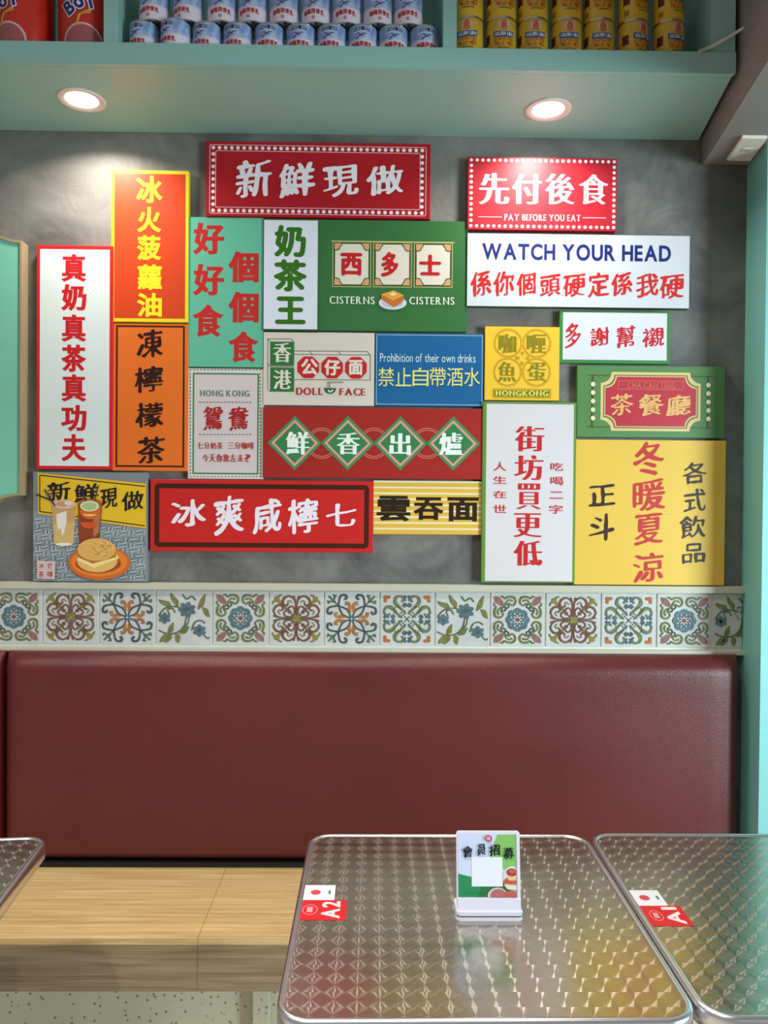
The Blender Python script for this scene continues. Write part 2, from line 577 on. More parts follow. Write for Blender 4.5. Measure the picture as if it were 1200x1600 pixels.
def turned_steel():
    """engine-turned stainless sheet: concentric brushing in a square grid of discs"""
    m = bpy.data.materials.new('engine_turned_steel'); m.use_nodes = True; nt = m.node_tree; b = nt.nodes['Principled BSDF']
    N = nt.nodes.new; L = nt.links.new
    tc = N('ShaderNodeTexCoord')
    sc = N('ShaderNodeVectorMath'); sc.operation = 'SCALE'; sc.inputs['Scale'].default_value = 1 / 0.0352
    L(tc.outputs['Object'], sc.inputs[0])
    fr = N('ShaderNodeVectorMath'); fr.operation = 'FRACTION'; L(sc.outputs[0], fr.inputs[0])
    sb = N('ShaderNodeVectorMath'); sb.operation = 'SUBTRACT'; sb.inputs[1].default_value = (0.5, 0.5, 0); L(fr.outputs[0], sb.inputs[0])
    ml = N('ShaderNodeVectorMath'); ml.operation = 'MULTIPLY'; ml.inputs[1].default_value = (1, 1, 0); L(sb.outputs[0], ml.inputs[0])
    nm = N('ShaderNodeVectorMath'); nm.operation = 'NORMALIZE'; L(ml.outputs[0], nm.inputs[0])
    ln = N('ShaderNodeVectorMath'); ln.operation = 'LENGTH'; L(ml.outputs[0], ln.inputs[0])
    ns = N('ShaderNodeTexNoise'); ns.inputs['Scale'].default_value = 9; ns.inputs['Detail'].default_value = 5
    mp = N('ShaderNodeMapping'); mp.inputs['Scale'].default_value = (1, 3.0, 1); L(tc.outputs['Object'], mp.inputs[0]); L(mp.outputs[0], ns.inputs['Vector'])
    vt = N('ShaderNodeVectorTransform'); vt.vector_type = 'VECTOR'; vt.convert_from = 'OBJECT'; vt.convert_to = 'WORLD'
    L(nm.outputs[0], vt.inputs[0])
    bp = N('ShaderNodeBump'); bp.inputs['Strength'].default_value = 0.35; bp.inputs['Distance'].default_value = 0.0012
    L(ns.outputs['Fac'], bp.inputs['Height'])
    b.inputs['Base Color'].default_value = (*lin((198, 188, 172)), 1)
    b.inputs['Metallic'].default_value = 1.0; b.inputs['Roughness'].default_value = 0.2
    L(bp.outputs[0], b.inputs['Normal'])
    b2 = N('ShaderNodeBsdfPrincipled'); b2.inputs['Metallic'].default_value = 1.0
    b2.inputs['Base Color'].default_value = (*lin((208, 200, 186)), 1)
    b2.inputs['Roughness'].default_value = 0.28; b2.inputs['Anisotropic'].default_value = 1.0
    L(vt.outputs[0], b2.inputs['Tangent'])
    ms = N('ShaderNodeMixShader'); ms.inputs[0].default_value = 0.36
    L(b.outputs[0], ms.inputs[1]); L(b2.outputs[0], ms.inputs[2])
    L(ms.outputs[0], nt.nodes['Material Output'].inputs['Surface'])
    return m


M_STEEL = turned_steel()

# ================================================================== SETTING
HZ = at(584, 787, D).z
z_under = at(584, 212, D).z          # shelf underside
wall = box('wall_back', (-3.2, D, 0), (1.6, D + 0.12, 3.3), M_PLASTER, bevel=0); tag(wall, kind='structure')
fl = box('floor', (-3.2, -2.6, -0.05), (3.2, D + 0.12, 0), M_FLOOR, bevel=0); tag(fl, kind='structure')

# skewed right-hand column (teal) and the beam over it
z_beam = at(1130, 258, D).z
SK = 171 / F                          # the return runs 8 degrees off the wall normal
cx0 = at(1165, 780, D).x              # corner with the wall


def skx(x, y): return x - (D - y) * SK


# the return's far corner, moving toward the camera, comes inward (x falls) in plan
yc = 2.127
col_x1 = at(1192, 780, yc).x
colm = prism('wall_right', [(cx0, D + 0.1), (col_x1, yc), (2.4, yc), (2.4, D + 0.1)], 0, z_beam, M_TEALR, axis='z'); tag(colm, kind='structure')
# beam
bx0 = at(1096, 253.5, D).x
p_far = Vector((bx0, D)); pb = atz(1200, 90, z_beam); dirb = Vector((pb.x - bx0, pb.y - D)); dirb.normalize()
T = 3.6
p_near = p_far + dirb * T
beam = prism('trim_1', [(p_far.x, p_far.y), (p_near.x, p_near.y), (3.0, p_near.y), (3.0, D)], z_beam, 3.3, M_BEAM, axis='z', bevel=0.004); tag(beam, kind='structure')

# tile band: ledge, backing, lower strip
ledge_t = at(584, 911.5, D).z; tile_t = at(584, 922.5, D).z; tile_b = at(584, 1009.5, D).z; low_b = at(584, 1020.5, D - 0.02).z
xr = at(1158, 960, D).x
trim_a = box('trim_2', (-2.6, D - 0.03, tile_t + 0.001), (xr, D, ledge_t), M_CREAM, bevel=0.002, seg=2); tag(trim_a, kind='structure')
trim_b = box('trim_3', (-2.6, D - 0.028, low_b), (xr, D, tile_b - 0.004), M_CREAM, bevel=0.002, seg=2); tag(trim_b, kind='structure')
band = box('trim_4', (-2.6, D - 0.008, tile_b - 0.004), (xr - 0.001, D, tile_t + 0.001), M_GROUT, bevel=0); tag(band, kind='structure')

# ---- relief tile designs, in [-1,1] square coordinates
def rot4(polys):
    out = []
    for k in range(4):
        c, s = [(1, 0), (0, 1), (-1, 0), (0, -1)][k]
        for P in polys: out.append([Vector((p.x * c - p.y * s, p.x * s + p.y * c)) for p in P])
    return out


def mir(polys):   # add mirror in the diagonal
    return polys + [[Vector((p.y, p.x)) for p in P] for P in polys]


def mx_(polys): return polys + [[Vector((-p.x, p.y)) for p in P] for P in polys]


def design(k):
    out = []
    if k == 'A':
        ring = [Vector(((0.40 + 0.06 * abs(math.cos(4 * t))) * math.cos(t), (0.40 + 0.06 * abs(math.cos(4 * t))) * math.sin(t))) for t in [2 * math.pi * i / 64 for i in range(64)]]
        ring2 = [p * 0.83 for p in ring]
        blue = [ring, [p * 0.76 for p in ring]]
        for i in range(8):
            a = math.pi / 4 * i + math.pi / 8
            blue.append(stroke([(0.2 * math.cos(a - .18), 0.2 * math.sin(a - .18)), (0.27 * math.cos(a - .3), 0.27 * math.sin(a - .3)), (0.33 * math.cos(a), 0.33 * math.sin(a)), (0.27 * math.cos(a + .3), 0.27 * math.sin(a + .3)), (0.2 * math.cos(a + .18), 0.2 * math.sin(a + .18))], .035))
            blue.append(circ(0.15 * math.cos(a), 0.15 * math.sin(a), .025, 8))
        out.append(((84, 112, 118), blue))
        out.append(((140, 62, 50), [circ(0, 0, .07, 12)]))
        ol = [stroke([(.12, .62), (.22, .56), (.34, .64), (.46, .60), (.52, .52)], [.05, .04, .05, .04, .03]),
              stroke([(.12, .62), (.08, .74), (.16, .88), (.36, .90), (.50, .84), (.58, .92), (.66, .90)], [.05, .06, .07, .06, .05, .04, .03]),
              stroke([(.2, .74), (.32, .78), (.42, .73), (.5, .62)], [.05, .05, .03, .02])]
        out.append(((108, 112, 66), rot4(mir(ol))))
        bud = [stroke([(.56, .56), (.7, .6), (.86, .74), (.9, .9)], [.02, .05, .05, .02]), stroke([(.56, .56), (.6, .7), (.74, .86), (.9, .9)], [.02, .05, .05, .02]),
               stroke([(.62, .62), (.74, .74), (.84, .84)], [.02, .08, .02])]
        out.append(((150, 108, 100), rot4(bud)))
        out.append(((70, 84, 78), rot4(mir([stroke([(.5, .5), (.46, .42), (.52, .34), (.6, .38)], [.05, .04, .03, .02])]))))
    elif k == 'B':
        br = [stroke([(.02, .14), (.03, .45), (.05, .7), (.1, .86)], [.03, .05, .03, .06]),
              stroke([(.03, .45), (.08, .72), (.26, .86), (.46, .78), (.5, .6), (.38, .5), (.26, .58)], [.03, .05, .07, .1, .09, .07, .05]),
              stroke([(.1, .14), (.08, .34), (.18, .48), (.3, .42), (.3, .3), (.2, .26)], [.03, .05, .06, .06, .05, .06])]
        br = [stroke([(.02, .14), (.03, .45), (.04, .7), (.1, .88)], [.03, .035, .03, .05]),
              stroke([(.03, .5), (.08, .74), (.28, .88), (.48, .78), (.52, .6), (.4, .5), (.3, .6)], [.02, .035, .05, .075, .07, .06, .04]),
              stroke([(.1, .14), (.07, .34), (.17, .48), (.29, .42), (.29, .31), (.2, .28)], [.02, .035, .045, .05, .04, .04])]
        out.append(((116, 80, 64), rot4(mx_(br))))
        out.append(((112, 72, 56), rot4([stroke([(.14, .14), (.4, .4), (.62, .62)], [.02, .03, .04])])))
        out.append(((134, 122, 60), [rectp(-.12, -.12, .12, .12)] + rot4([stroke([(.6, .6), (.72, .72), (.82, .82)], [.06, .14, .1]), stroke([(.72, .7), (.86, .68), (.92, .56)], [.08, .06, .03]), stroke([(.7, .72), (.68, .86), (.56, .92)], [.08, .06, .03]), circ(.42, .42, .05, 8)])))
        out.append(((140, 124, 96), rot4(mx_([stroke([(.16, .62), (.26, .7), (.34, .64)], .03)]))))
    elif k == 'C':
        st = [stroke([(.03, .05), (.16, .34), (.47, .49), (.68, .49), (.9, .42), (.93, .24), (.82, .2), (.76, .28)], [.03, .045, .045, .05, .06, .07, .08, .05])]
        out.append(((66, 84, 86), rot4(mir(st))))
        lf = [stroke([(.55, .55), (.7, .7), (.88, .88)], [.02, .05, .05]), stroke([(.66, .66), (.68, .8), (.62, .9), (.72, .92)], [.03, .05, .05, .03]), stroke([(.66, .66), (.8, .68), (.9, .62), (.92, .72)], [.03, .05, .05, .03])]
        out.append(((86, 104, 96), rot4(lf)))
        sea = [stroke([(.06, .26), (.1, .36), (.07, .46), (.1, .58), (.2, .64), (.22, .54)], [.05, .12, .1, .09, .07, .05])]
        out.append(((168, 112, 62), rot4(mx_(sea))))
    elif k == 'E':
        dots = [circ(.08 * i, .08 * i, .022, 8) for i in range(1, 4)]
        out.append(((70, 80, 76), rot4(dots) + [circ(0, 0, .05, 4)]))
        out.append(((100, 116, 96), rot4(mir([stroke([(.1, .35), (.06, .2), (.16, .3), (.3, .46), (.5, .62), (.46, .84), (.24, .9), (.14, .78), (.22, .68)], [.02, .03, .04, .04, .05, .06, .07, .07, .04])]))))
        out.append(((122, 126, 72), rot4([stroke([(.16, .36), (.34, .5), (.46, .72), (.4, .84)], [.03, .1, .08, .03]), stroke([(.36, .16), (.5, .34), (.72, .46), (.84, .4)], [.03, .1, .08, .03])])))
        out.append(((78, 100, 106), rot4(mx_([stroke([(.02, .5), (.08, .6), (.14, .56), (.1, .46)], [.05, .07, .06, .03]), stroke([(.04, .9), (.1, .84), (.06, .72)], [.08, .09, .03])]))))
        out.append(((176, 104, 56), rot4([circ(.84, .84, .08, 8), circ(.72, .86, .06, 8), circ(.86, .72, .06, 8)])))
    else:
        def flower(cx, cy, r, n):
            P = []
            for i in range(n * 6):
                t = 2 * math.pi * i / (n * 6); rr = r * (0.62 + 0.38 * abs(math.sin(n * t / 2)))
                P.append(Vector((cx + rr * math.cos(t), cy + rr * math.sin(t) * .9)))
            return P
        out.append(((86, 108, 114), [flower(.12, .32, .34, 7), flower(-.74, -.02, .24, 6), flower(.6, -.5, .26, 6)]))
        out.append(((60, 78, 84), [flower(.12, .34, .11, 5), flower(-.76, -.02, .07, 5), flower(.6, -.5, .08, 5)]))
        def leaf(x0, y0, x1, y1, wd=.19):
            return stroke([(x0, y0), ((x0 * 2 + x1) / 3 + .03, (y0 * 2 + y1) / 3), ((x0 + x1 * 2) / 3, (y0 + y1 * 2) / 3 - .02), (x1, y1)], [.02, wd, wd * .8, .01])
        out.append(((118, 118, 66), [leaf(-.5, .45, -.96, .7), leaf(-.25, .45, -.5, .96), leaf(.55, .35, .82, .92), leaf(.72, .4, .98, .05), leaf(-.6, -.6, -.4, -.2), leaf(-.15, -.62, .2, -.34), leaf(-.62, -.62, -.92, -.95), leaf(-.3, -.62, -.2, -.98), leaf(-.5, -.62, -.72, -.98)]))
        out.append(((96, 104, 76), [stroke([(-.96, .1), (-.7, .38), (-.3, .44), (-.1, .36)], .035), stroke([(.1, .1), (.02, -.3), (-.25, -.58), (-.66, -.62), (-.96, -.5)], .035), stroke([(.2, .1), (.16, -.2), (-.06, -.48)], .03),
                                    stroke([(.3, -.5), (.4, -.2), (.62, -.1), (.8, -.2)], .035), stroke([(.42, -.2), (.34, -.34), (.4, -.46)], .03), stroke([(.7, -.6), (.9, -.8), (.98, -.76)], .03), stroke([(-.04, .9), (.1, .74), (.3, .84), (.44, .7)], .04), stroke([(-.55, .12), (-.62, .32), (-.44, .36), (-.34, .2)], .035)]))
    return out


TM = {}
edges_px = [-22.5, 66.3, 154.8, 243.4, 331.9, 420, 506.3, 593, 679.4, 765.6, 852.1, 939, 1025.8, 1112.6, 1199]
seq = 'ABCDABCEDABEAD'
yb = D - 0.0115
ex = [at(x, 965, yb).x for x in edges_px]
for i, k in enumerate(seq):
    xa, xb = ex[i] + 0.0018, ex[i + 1] - 0.0018
    cut = min(xb, xr - 0.002)
    hw = (xb - xa) / 2; zc = (tile_b + tile_t) / 2; hh = (tile_t - tile_b) / 2 - 0.003
    cxm = (xa + xb) / 2
    t = box('tile', (xa, D - 0.0115, zc - hh), (cut, D - 0.008, zc + hh), M_TILE, band, bevel=0.0012)
    if k not in TM or cut < xb:
        ml = []
        for col_, polys in design(k):
            if cut < xb:
                lim = (cut - cxm) / hw - 0.02
                polys = [[Vector((min(p[0], lim), p[1])) for p in P] for P in polys if min(p[0] for p in P) < lim]
            V, Fc = [], []
            for P in (polys[:2],) + tuple((q,) for q in polys[2:]) if k == 'A' and polys and len(polys[0]) == 64 else tuple((q,) for q in polys):
                v, f = fill([[p * 0.94 for p in q] for q in P], 0.012, 0.008)
                o_ = len(V); V += v; Fc += [tuple(a + o_ for a in g) for g in f]
            me = bpy.data.meshes.new('relief_pattern')
            me.from_pydata([Vector((v[0] * hw, -v[2] * hw - 0.0006, v[1] * hh)) for v in V], [], Fc)
            me.materials.append(mat('relief_glaze', col_, 0.32, vary=0.25, scale=60)); me.update()
            ml.append(me)
        if cut == xb: TM[k] = ml
    for me in (TM[k] if cut == xb else ml):
        o = bpy.data.objects.new('relief_pattern', me); COL.objects.link(o); o.parent = t
        o.location = (cxm, D - 0.0115, zc)

# ================================================================== OVERHEAD SHELF with cans
ys = 1.918
x_right_front = at(1150.5, 100, ys).x; x_right_back = at(1091, 218, D).x
shelf_top = at(584, 72, ys).z
x_left = -2.3
sh = empty('wall_shelf', (0, D, z_under), 'teal painted overhead wall shelf stocked with cans and tins, above the signs', 'shelf')
board = [(x_left, ys), (x_right_front, ys), (x_right_back, D - 0.001), (x_left, D - 0.001)]
can_z = shelf_top - 0.012
prism('shelf_board', [(x_left, ys + .018), (x_right_front - .004, ys + .018), (x_right_back, D - 0.001), (x_left, D - 0.001)], z_under, can_z, M_TEAL, sh, axis='z', bevel=0)
prism('fascia', [(x_left, ys), (x_right_front, ys), (x_right_front - .003, ys + .018), (x_left, ys + .018)], z_under, shelf_top, M_TEAL, sh, axis='z', bevel=0.0012)
box('back_panel', (x_left, D - 0.014, can_z), (at(1100, 60, D).x, D - 0.001, 3.02), M_TEAL, sh)
for (a, b_) in ((161.5, 183), (692, 713.5)):
    xa, xb = at(a, 60, ys + 0.004).x, at(b_, 60, ys + 0.004).x
    box('divider', (xa, ys + 0.004, shelf_top), (xb, D - 0.014, 3.02), M_TEAL, sh, bevel=0.001)
xa = at(1111, 50, ys + 0.004).x
prism('end_panel', [(xa, ys + 0.004), (x_right_front - 0.001, ys + 0.004), (x_right_back - 0.003, D - 0.002), (xa + 0.0, D - 0.002)], shelf_top, 3.02, M_TEAL, sh, axis='z', bevel=0.001)
box('top_board', (x_left, ys, 3.02), (x_right_front, D - 0.001, 3.06), M_TEAL, sh)

# loose white cable from the shelf to the beam
cp = [at(1093, 80, ys - 0.004), at(1115, 71, ys - 0.006), at(1140, 57, ys - 0.008), at(1158, 46, ys - 0.012), at(1171, 38, ys - 0.02)]
cb = tube('cable', cp, 0.0042, mat('white_cable', (220, 214, 205), 0.4)); tag(cb, 'short white cable sagging from the teal shelf end to the taupe beam', 'cable')
# socket plate under the beam
c1 = atz(1134.5, 247, z_beam); c2 = atz(1159, 210, z_beam); c3 = atz(1176, 245, z_beam)
c3 = Vector((c3.x, c1.y, c1.z)); c4 = Vector((c2.x + (c3.x - c1.x), c2.y, c1.z))
pl = empty('socket_plate', (c1 + c4) / 2, 'white rectangular socket plate fixed under the taupe beam, upper right', 'socket')
prism('cover_plate', [(c1.x, c1.y), (c2.x, c2.y), (c4.x, c4.y), (c3.x, c3.y)], z_beam - 0.009, z_beam - 0.0002, mat('ivory_plastic', (226, 220, 205), 0.35), pl, axis='z', bevel=0.003)
cc = (c1 + c4) / 2
box('socket_insert', (cc.x - 0.014, cc.y - 0.012, z_beam - 0.0105), (cc.x + 0.016, cc.y + 0.010, z_beam - 0.009), mat('ivory_plastic', (214, 208, 192), 0.35), pl)
box('slot', (cc.x - 0.009, cc.y - 0.002, z_beam - 0.0112), (cc.x + 0.010, cc.y + 0.001, z_beam - 0.0104), mat('slot_dark', (110, 104, 96), 0.5), pl, bevel=0)


def can_map(V, r, dr):
    return [Vector(((r + dr) * math.sin(v[0] / r), -(r + dr) * math.cos(v[0] / r), v[1])) for v in V]


def can_print(name, polys, r, dr, m, parent):
    V, Fc = fill(polys)
    return mk(name, can_map(V, r, dr), Fc, m, parent, world=False)


def band_patch(name, a0, a1, z0, z1, r, dr, m, parent, curve=0.0):
    n = 14; V = []; Fc = []
    for i in range(n + 1):
        a = a0 + (a1 - a0) * i / n; t = (i / n) * 2 - 1; dz = curve * (1 - t * t)
        V += [((r + dr) * math.sin(a), -(r + dr) * math.cos(a), z0 + dz), ((r + dr) * math.sin(a), -(r + dr) * math.cos(a), z1 + dz)]
    for i in range(n): Fc.append((2 * i, 2 * i + 2, 2 * i + 3, 2 * i + 1))
    return mk(name, V, Fc, m, parent, world=False)


def blue_can_mat():
    m = bpy.data.materials.new('sea_scene_print'); m.use_nodes = True; nt = m.node_tree; b = nt.nodes['Principled BSDF']
    tc = nt.nodes.new('ShaderNodeTexCoord'); sp = nt.nodes.new('ShaderNodeSeparateXYZ'); nt.links.new(tc.outputs['Object'], sp.inputs[0])
    n = nt.nodes.new('ShaderNodeTexNoise'); n.inputs['Scale'].default_value = 22; n.inputs['Distortion'].default_value = 2.0
    nt.links.new(tc.outputs['Object'], n.inputs['Vector'])
    r1 = nt.nodes.new('ShaderNodeValToRGB')
    r1.color_ramp.elements[0].position = .35; r1.color_ramp.elements[1].position = .65
    r1.color_ramp.elements[0].color = (*lin((118, 146, 196)), 1); r1.color_ramp.elements[1].color = (*lin((178, 194, 222)), 1)
    nt.links.new(n.outputs['Fac'], r1.inputs[0])
    r2 = nt.nodes.new('ShaderNodeValToRGB')
    r2.color_ramp.elements[0].position = 0.036; r2.color_ramp.elements[1].position = 0.044
    r2.color_ramp.elements[0].color = (0, 0, 0, 1); r2.color_ramp.elements[1].color = (1, 1, 1, 1)
    nt.links.new(sp.outputs['Z'], r2.inputs[0])
    mx = nt.nodes.new('ShaderNodeMix'); mx.data_type = 'RGBA'
    mx.inputs[6].default_value = (*lin((222, 212, 224)), 1)
    nt.links.new(r2.outputs[0], mx.inputs[0]); nt.links.new(r1.outputs[0], mx.inputs[7])
    nt.links.new(mx.outputs[2], b.inputs['Base Color']); b.inputs['Roughness'].default_value = .3
    return m


def put_chars(chars, xc, zc, w, h, st, arc=0.0, gap=0.1):
    n = len(chars); boxes = []
    cw = w / n
    for i in range(n):
        x0 = xc - w / 2 + i * cw; t = (i + .5) / n * 2 - 1; dz = -arc * t * t
        boxes.append((x0 + cw * gap / 2, zc - h / 2 + dz, x0 + cw * (1 - gap / 2), zc + h / 2 + dz))
    return text_polys(chars, boxes, st)


RB, HB = 0.0375, 0.078
blue = empty('milk_can', (0, 0, 0))
lathe('can_body', [(RB - 0.002, 0.0015), (RB, 0.003), (RB, HB - 0.003), (RB - 0.002, HB - 0.0015)], blue_can_mat(), blue, n=36, world=False)
for z0 in (0, HB - 0.003):
    lathe('rim', [(0.0, z0 + 0.001), (RB - 0.003, z0 + 0.001), (RB - 0.002, z0), (RB + 0.0006, z0 + 0.0004), (RB + 0.0006, z0 + 0.0026), (RB - 0.002, z0 + 0.003), (RB - 0.003, z0 + 0.002), (0, z0 + 0.002)], M_ALU, blue, n=36, world=False)
can_print('name_lettering', put_chars('UCHIOU', 0.0, 0.0660, 0.042, 0.0095, 'bold', 0.0025, 0.16), RB, 0.0003, prt((40, 44, 78)), blue)
bird = [stroke([(-.017, .0525), (-.008, .054), (-.001, .050), (.006, .0535), (.016, .054)], [.0008, .003, .004, .003, .0006]), stroke([(-.014, .040), (-.007, .047), (.0, .049), (.004, .0485)], [.004, .003, .0045, .001])]
for i_, p_ in enumerate(bird):
    can_print('bird_print', [p_], RB, 0.0003 + i_ * .0001, prt((84, 84, 138)), blue)
can_print('red_lettering', put_chars('鶴鷗牌煉乳', 0.0, 0.0285, 0.056, 0.0135, 'bold', 0.004, 0.08), RB, 0.0003, prt((176, 52, 56)), blue)
can_print('seal_ring', [circ(0, 0.0135, 0.0046, 14), circ(0, 0.0135, 0.0036, 14)] + put_chars('乳', 0, 0.0135, 0.005, 0.005, 'bold'), RB, 0.0003, prt((176, 60, 60)), blue)

YB = ys + 0.055 + RB * 0
lowx = [223, 272, 322, 370.5, 420, 469.5, 518, 567, 615, 664]
upx = [238, 291, 345, 393.5, 443, 493, 541.5, 590.5, 638.5]
rotl = [-24, -30, -22, -18, -2, -4, -8, -4, 6, 8]
rotu = [-10, -22, 3, -10, 0, -6, -4, 8, -4]
first = True
ordn = ['leftmost', 'second', 'third', 'fourth', 'fifth', 'sixth', 'seventh', 'eighth', 'ninth', 'tenth']


def place(proto, first, x, y, z, rot, label, group):
    o = proto if first else copy_tree(proto)
    o.location = (x, y, z); o.rotation_euler = (0, 0, math.radians(rot))
    tag(o, label, 'can', group)
    return o


for i, px in enumerate(lowx):
    yy = YB - (0.012 if i == 1 else 0)
    zz = can_z + 0.0005
    x = at(px, 30, yy - 0.02).x
    place(blue, first, x, yy, zz, rotl[i], ('blue and white milk can, %s from the left in the bottom row' % ordn[i]) if i else 'blue and white milk can, leftmost of the bottom row', 'condensed milk cans on the shelf'); first = False
for i, px in enumerate(upx):
    x = at(px, 5, YB - 0.02).x
    place(blue, False, x, YB, can_z + 0.0005 + HB + 0.0006, rotu[i], ('blue and white milk can, %s from the left in the upper row' % ordn[i]) if i else 'blue and white condensed milk can in the upper row, leftmost of it', 'condensed milk cans on the shelf')

RY, HY = 0.0385, 0.100
yel = empty('evaporated_milk_can', (0, 0, 0))
M_YEL = mat('yellow_print', (212, 172, 44), 0.3, vary=0.06, scale=20)
lathe('can_body', [(RY - 0.002, 0.0015), (RY, 0.004), (RY, HY - 0.004), (RY - 0.002, HY - 0.0015)], M_YEL, yel, n=36, world=False)
for z0 in (0, HY - 0.003):
    lathe('rim', [(0.0, z0 + 0.001), (RY - 0.003, z0 + 0.001), (RY - 0.002, z0), (RY + 0.0008, z0 + 0.0004), (RY + 0.0008, z0 + 0.0028), (RY - 0.002, z0 + 0.003), (RY - 0.003, z0 + 0.002), (0, z0 + 0.002)], M_ALU, yel, n=36, world=False)
can_print('emblem', [circ(0, 0.081, 0.0150, 24)], RY, 0.0003, prt((232, 214, 206)), yel)
can_print('emblem_ring', [circ(0, 0.081, 0.0136, 24), circ(0, 0.081, 0.0120, 24)], RY, 0.0006, prt((178, 58, 52)), yel)
lion = [Vector((0.0088 * (1 + .13 * math.sin(9 * t)) * math.cos(t), 0.081 + 0.0092 * (1 + .13 * math.sin(9 * t)) * math.sin(t))) for t in [2 * math.pi * i / 40 for i in range(40)]]
can_print('lion_head', [lion, circ(-0.002, 0.0830, 0.0014, 8), circ(0.0022, 0.0830, 0.0014, 8), stroke([(-.003, .0765), (0, .0755), (.003, .0765)], .0012)], RY, 0.0006, prt((196, 92, 80)), yel)
band_patch('name_banner', -0.70, 0.70, 0.0520, 0.0665, RY, 0.0004, prt((34, 84, 152)), yel, -0.002)
can_print('name_lettering', put_chars('GOLDEN', -0.0095, 0.0583, 0.027, 0.0085, 'bold', 0, 0.12) + put_chars('LION', 0.0160, 0.0583, 0.0170, 0.0085, 'bold', 0, 0.12), RY, 0.0008, prt((226, 226, 190)), yel)
can_print('red_lettering', put_chars('EVAPORATED', 0, 0.0455, 0.051, 0.0092, 'bold', 0.001, 0.12) + put_chars('FILLED', -0.0095, 0.0345, 0.027, 0.0092, 'bold', 0, 0.12) + put_chars('MILK', 0.0165, 0.0345, 0.0190, 0.0092, 'bold', 0, 0.12), RY, 0.0003, prt((184, 74, 34)), yel)
can_print('small_lettering', put_chars('全脂奶類淡奶', 0, 0.0245, 0.034, 0.0052, 'bold', 0, 0.1), RY, 0.0003, prt((92, 104, 70)), yel)
band_patch('serving_picture', -1.45, -1.0, 0.040, 0.064, RY, 0.0004, prt((92, 24, 20)), yel)
band_patch('side_note', -1.4, -1.05, 0.012, 0.026, RY, 0.0004, prt((150, 112, 30)), yel)
yx = [733, 785, 835, 888, 939, 993, 1049]
rotY = [-12, 2, 0, 0, 1, 24, 18]
first = True
for i, px in enumerate(yx):
    x = at(px, 50, YB - 0.02).x
    for k in range(2):
        place(yel, first, x, YB + (0.002 if k else 0), can_z + 0.0005 + k * (HY + 0.0005), rotY[i] + (4 if k else 0),
              'yellow evaporated milk can in the %s row, %s from the left' % ('bottom' if k == 0 else 'upper', ordn[i] if i else 'first'), 'evaporated milk cans on the shelf')
        first = False

# two big red cocoa canisters
RC, HC = 0.072, 0.19


def canister(x, y, rot, label):
    c = empty('cocoa_canister', (0, 0, 0), label, 'canister', 'red cocoa canisters on the shelf')
    lathe('canister_body', [(0, 0), (RC - 0.004, 0), (RC, 0.006), (RC, HC - 0.01), (RC - 0.004, HC)], mat('red_foil', (196, 40, 26), 0.3, vary=0.08, scale=12), c, n=48, world=False)
    lathe('lid', [(RC - 0.004, HC), (RC + 0.001, HC), (RC + 0.001, HC + 0.012), (0, HC + 0.013)], mat('lid_plastic', (200, 160, 60), 0.4), c, n=48, world=False)
    for nm, r_, col_, dr in (('mug_rim', 0.050, (206, 178, 178), .0004), ('cocoa_print', 0.0445, (164, 86, 84), .0008)):
        V = []; Fc = []; n = 28
        for q in range(6):
            for i in range(n):
                a = 2 * math.pi * i / n; rr = r_ * q / 5
                V.append((rr * math.cos(a), 0.026 + rr * math.sin(a) * 0.9))
        for q in range(5):
            for i in range(n):
                j = (i + 1) % n; Fc.append((q * n + i, (q + 1) * n + i, (q + 1) * n + j, q * n + j))
        V = [(v[0], max(v[1], 0.004)) for v in V]
        mk(nm, can_map(V, RC, dr), Fc, mat('label_print', col_, 0.4, vary=0.12, scale=60), c, world=False)
    can_print('milk_splash', [stroke([(-.014, .066), (-.010, .080), (-.006, .092)], [.004, .006, .005])], RC, .001, prt((216, 164, 60)), c)
    can_print('milk_splash', [stroke([(-.006, .090), (.006, .096), (.018, .101)], [.004, .008, .012])], RC, .0013, prt((206, 140, 50)), c)
    ps = line_polys('Boy', -0.038, -0.026, 0.038, 0.024, 'bold')
    ca, sa = math.cos(.6), math.sin(.6)
    def tr(q): return [Vector((p.x * ca - p.y * sa - 0.010, p.x * sa + p.y * ca + 0.118)) for p in q]
    out = []
    for q in [r for g in ps for r in g]:
        if sum(q[i - 1].x * q[i].y - q[i].x * q[i - 1].y for i in range(len(q))) > 0:
            out.append(style([p * 20 for p in q], ax=.055, ay=.055)); out[-1] = [p / 20 for p in out[-1]]
    for q in out: can_print('name_outline', [Glyph([tr(q)])], RC, .0014 + .00005 * len(c.children), prt((228, 226, 236)), c)
    can_print('name_lettering', [Glyph([tr(q) for q in g]) for g in ps], RC, .0022, prt((36, 34, 104)), c)
    c.location = (x, y, can_z + 0.0005); c.rotation_euler = (0, 0, math.radians(rot))
    return c


ycn = ys + 0.09
canister(at(31, 40, ycn - .03).x, ycn, -12, 'big red cocoa canister with a mug printed on it, leftmost on the shelf')
canister(at(131, 40, ycn - .03).x, ycn, 10, 'big red cocoa canister with a mug printed on it, against the left divider')

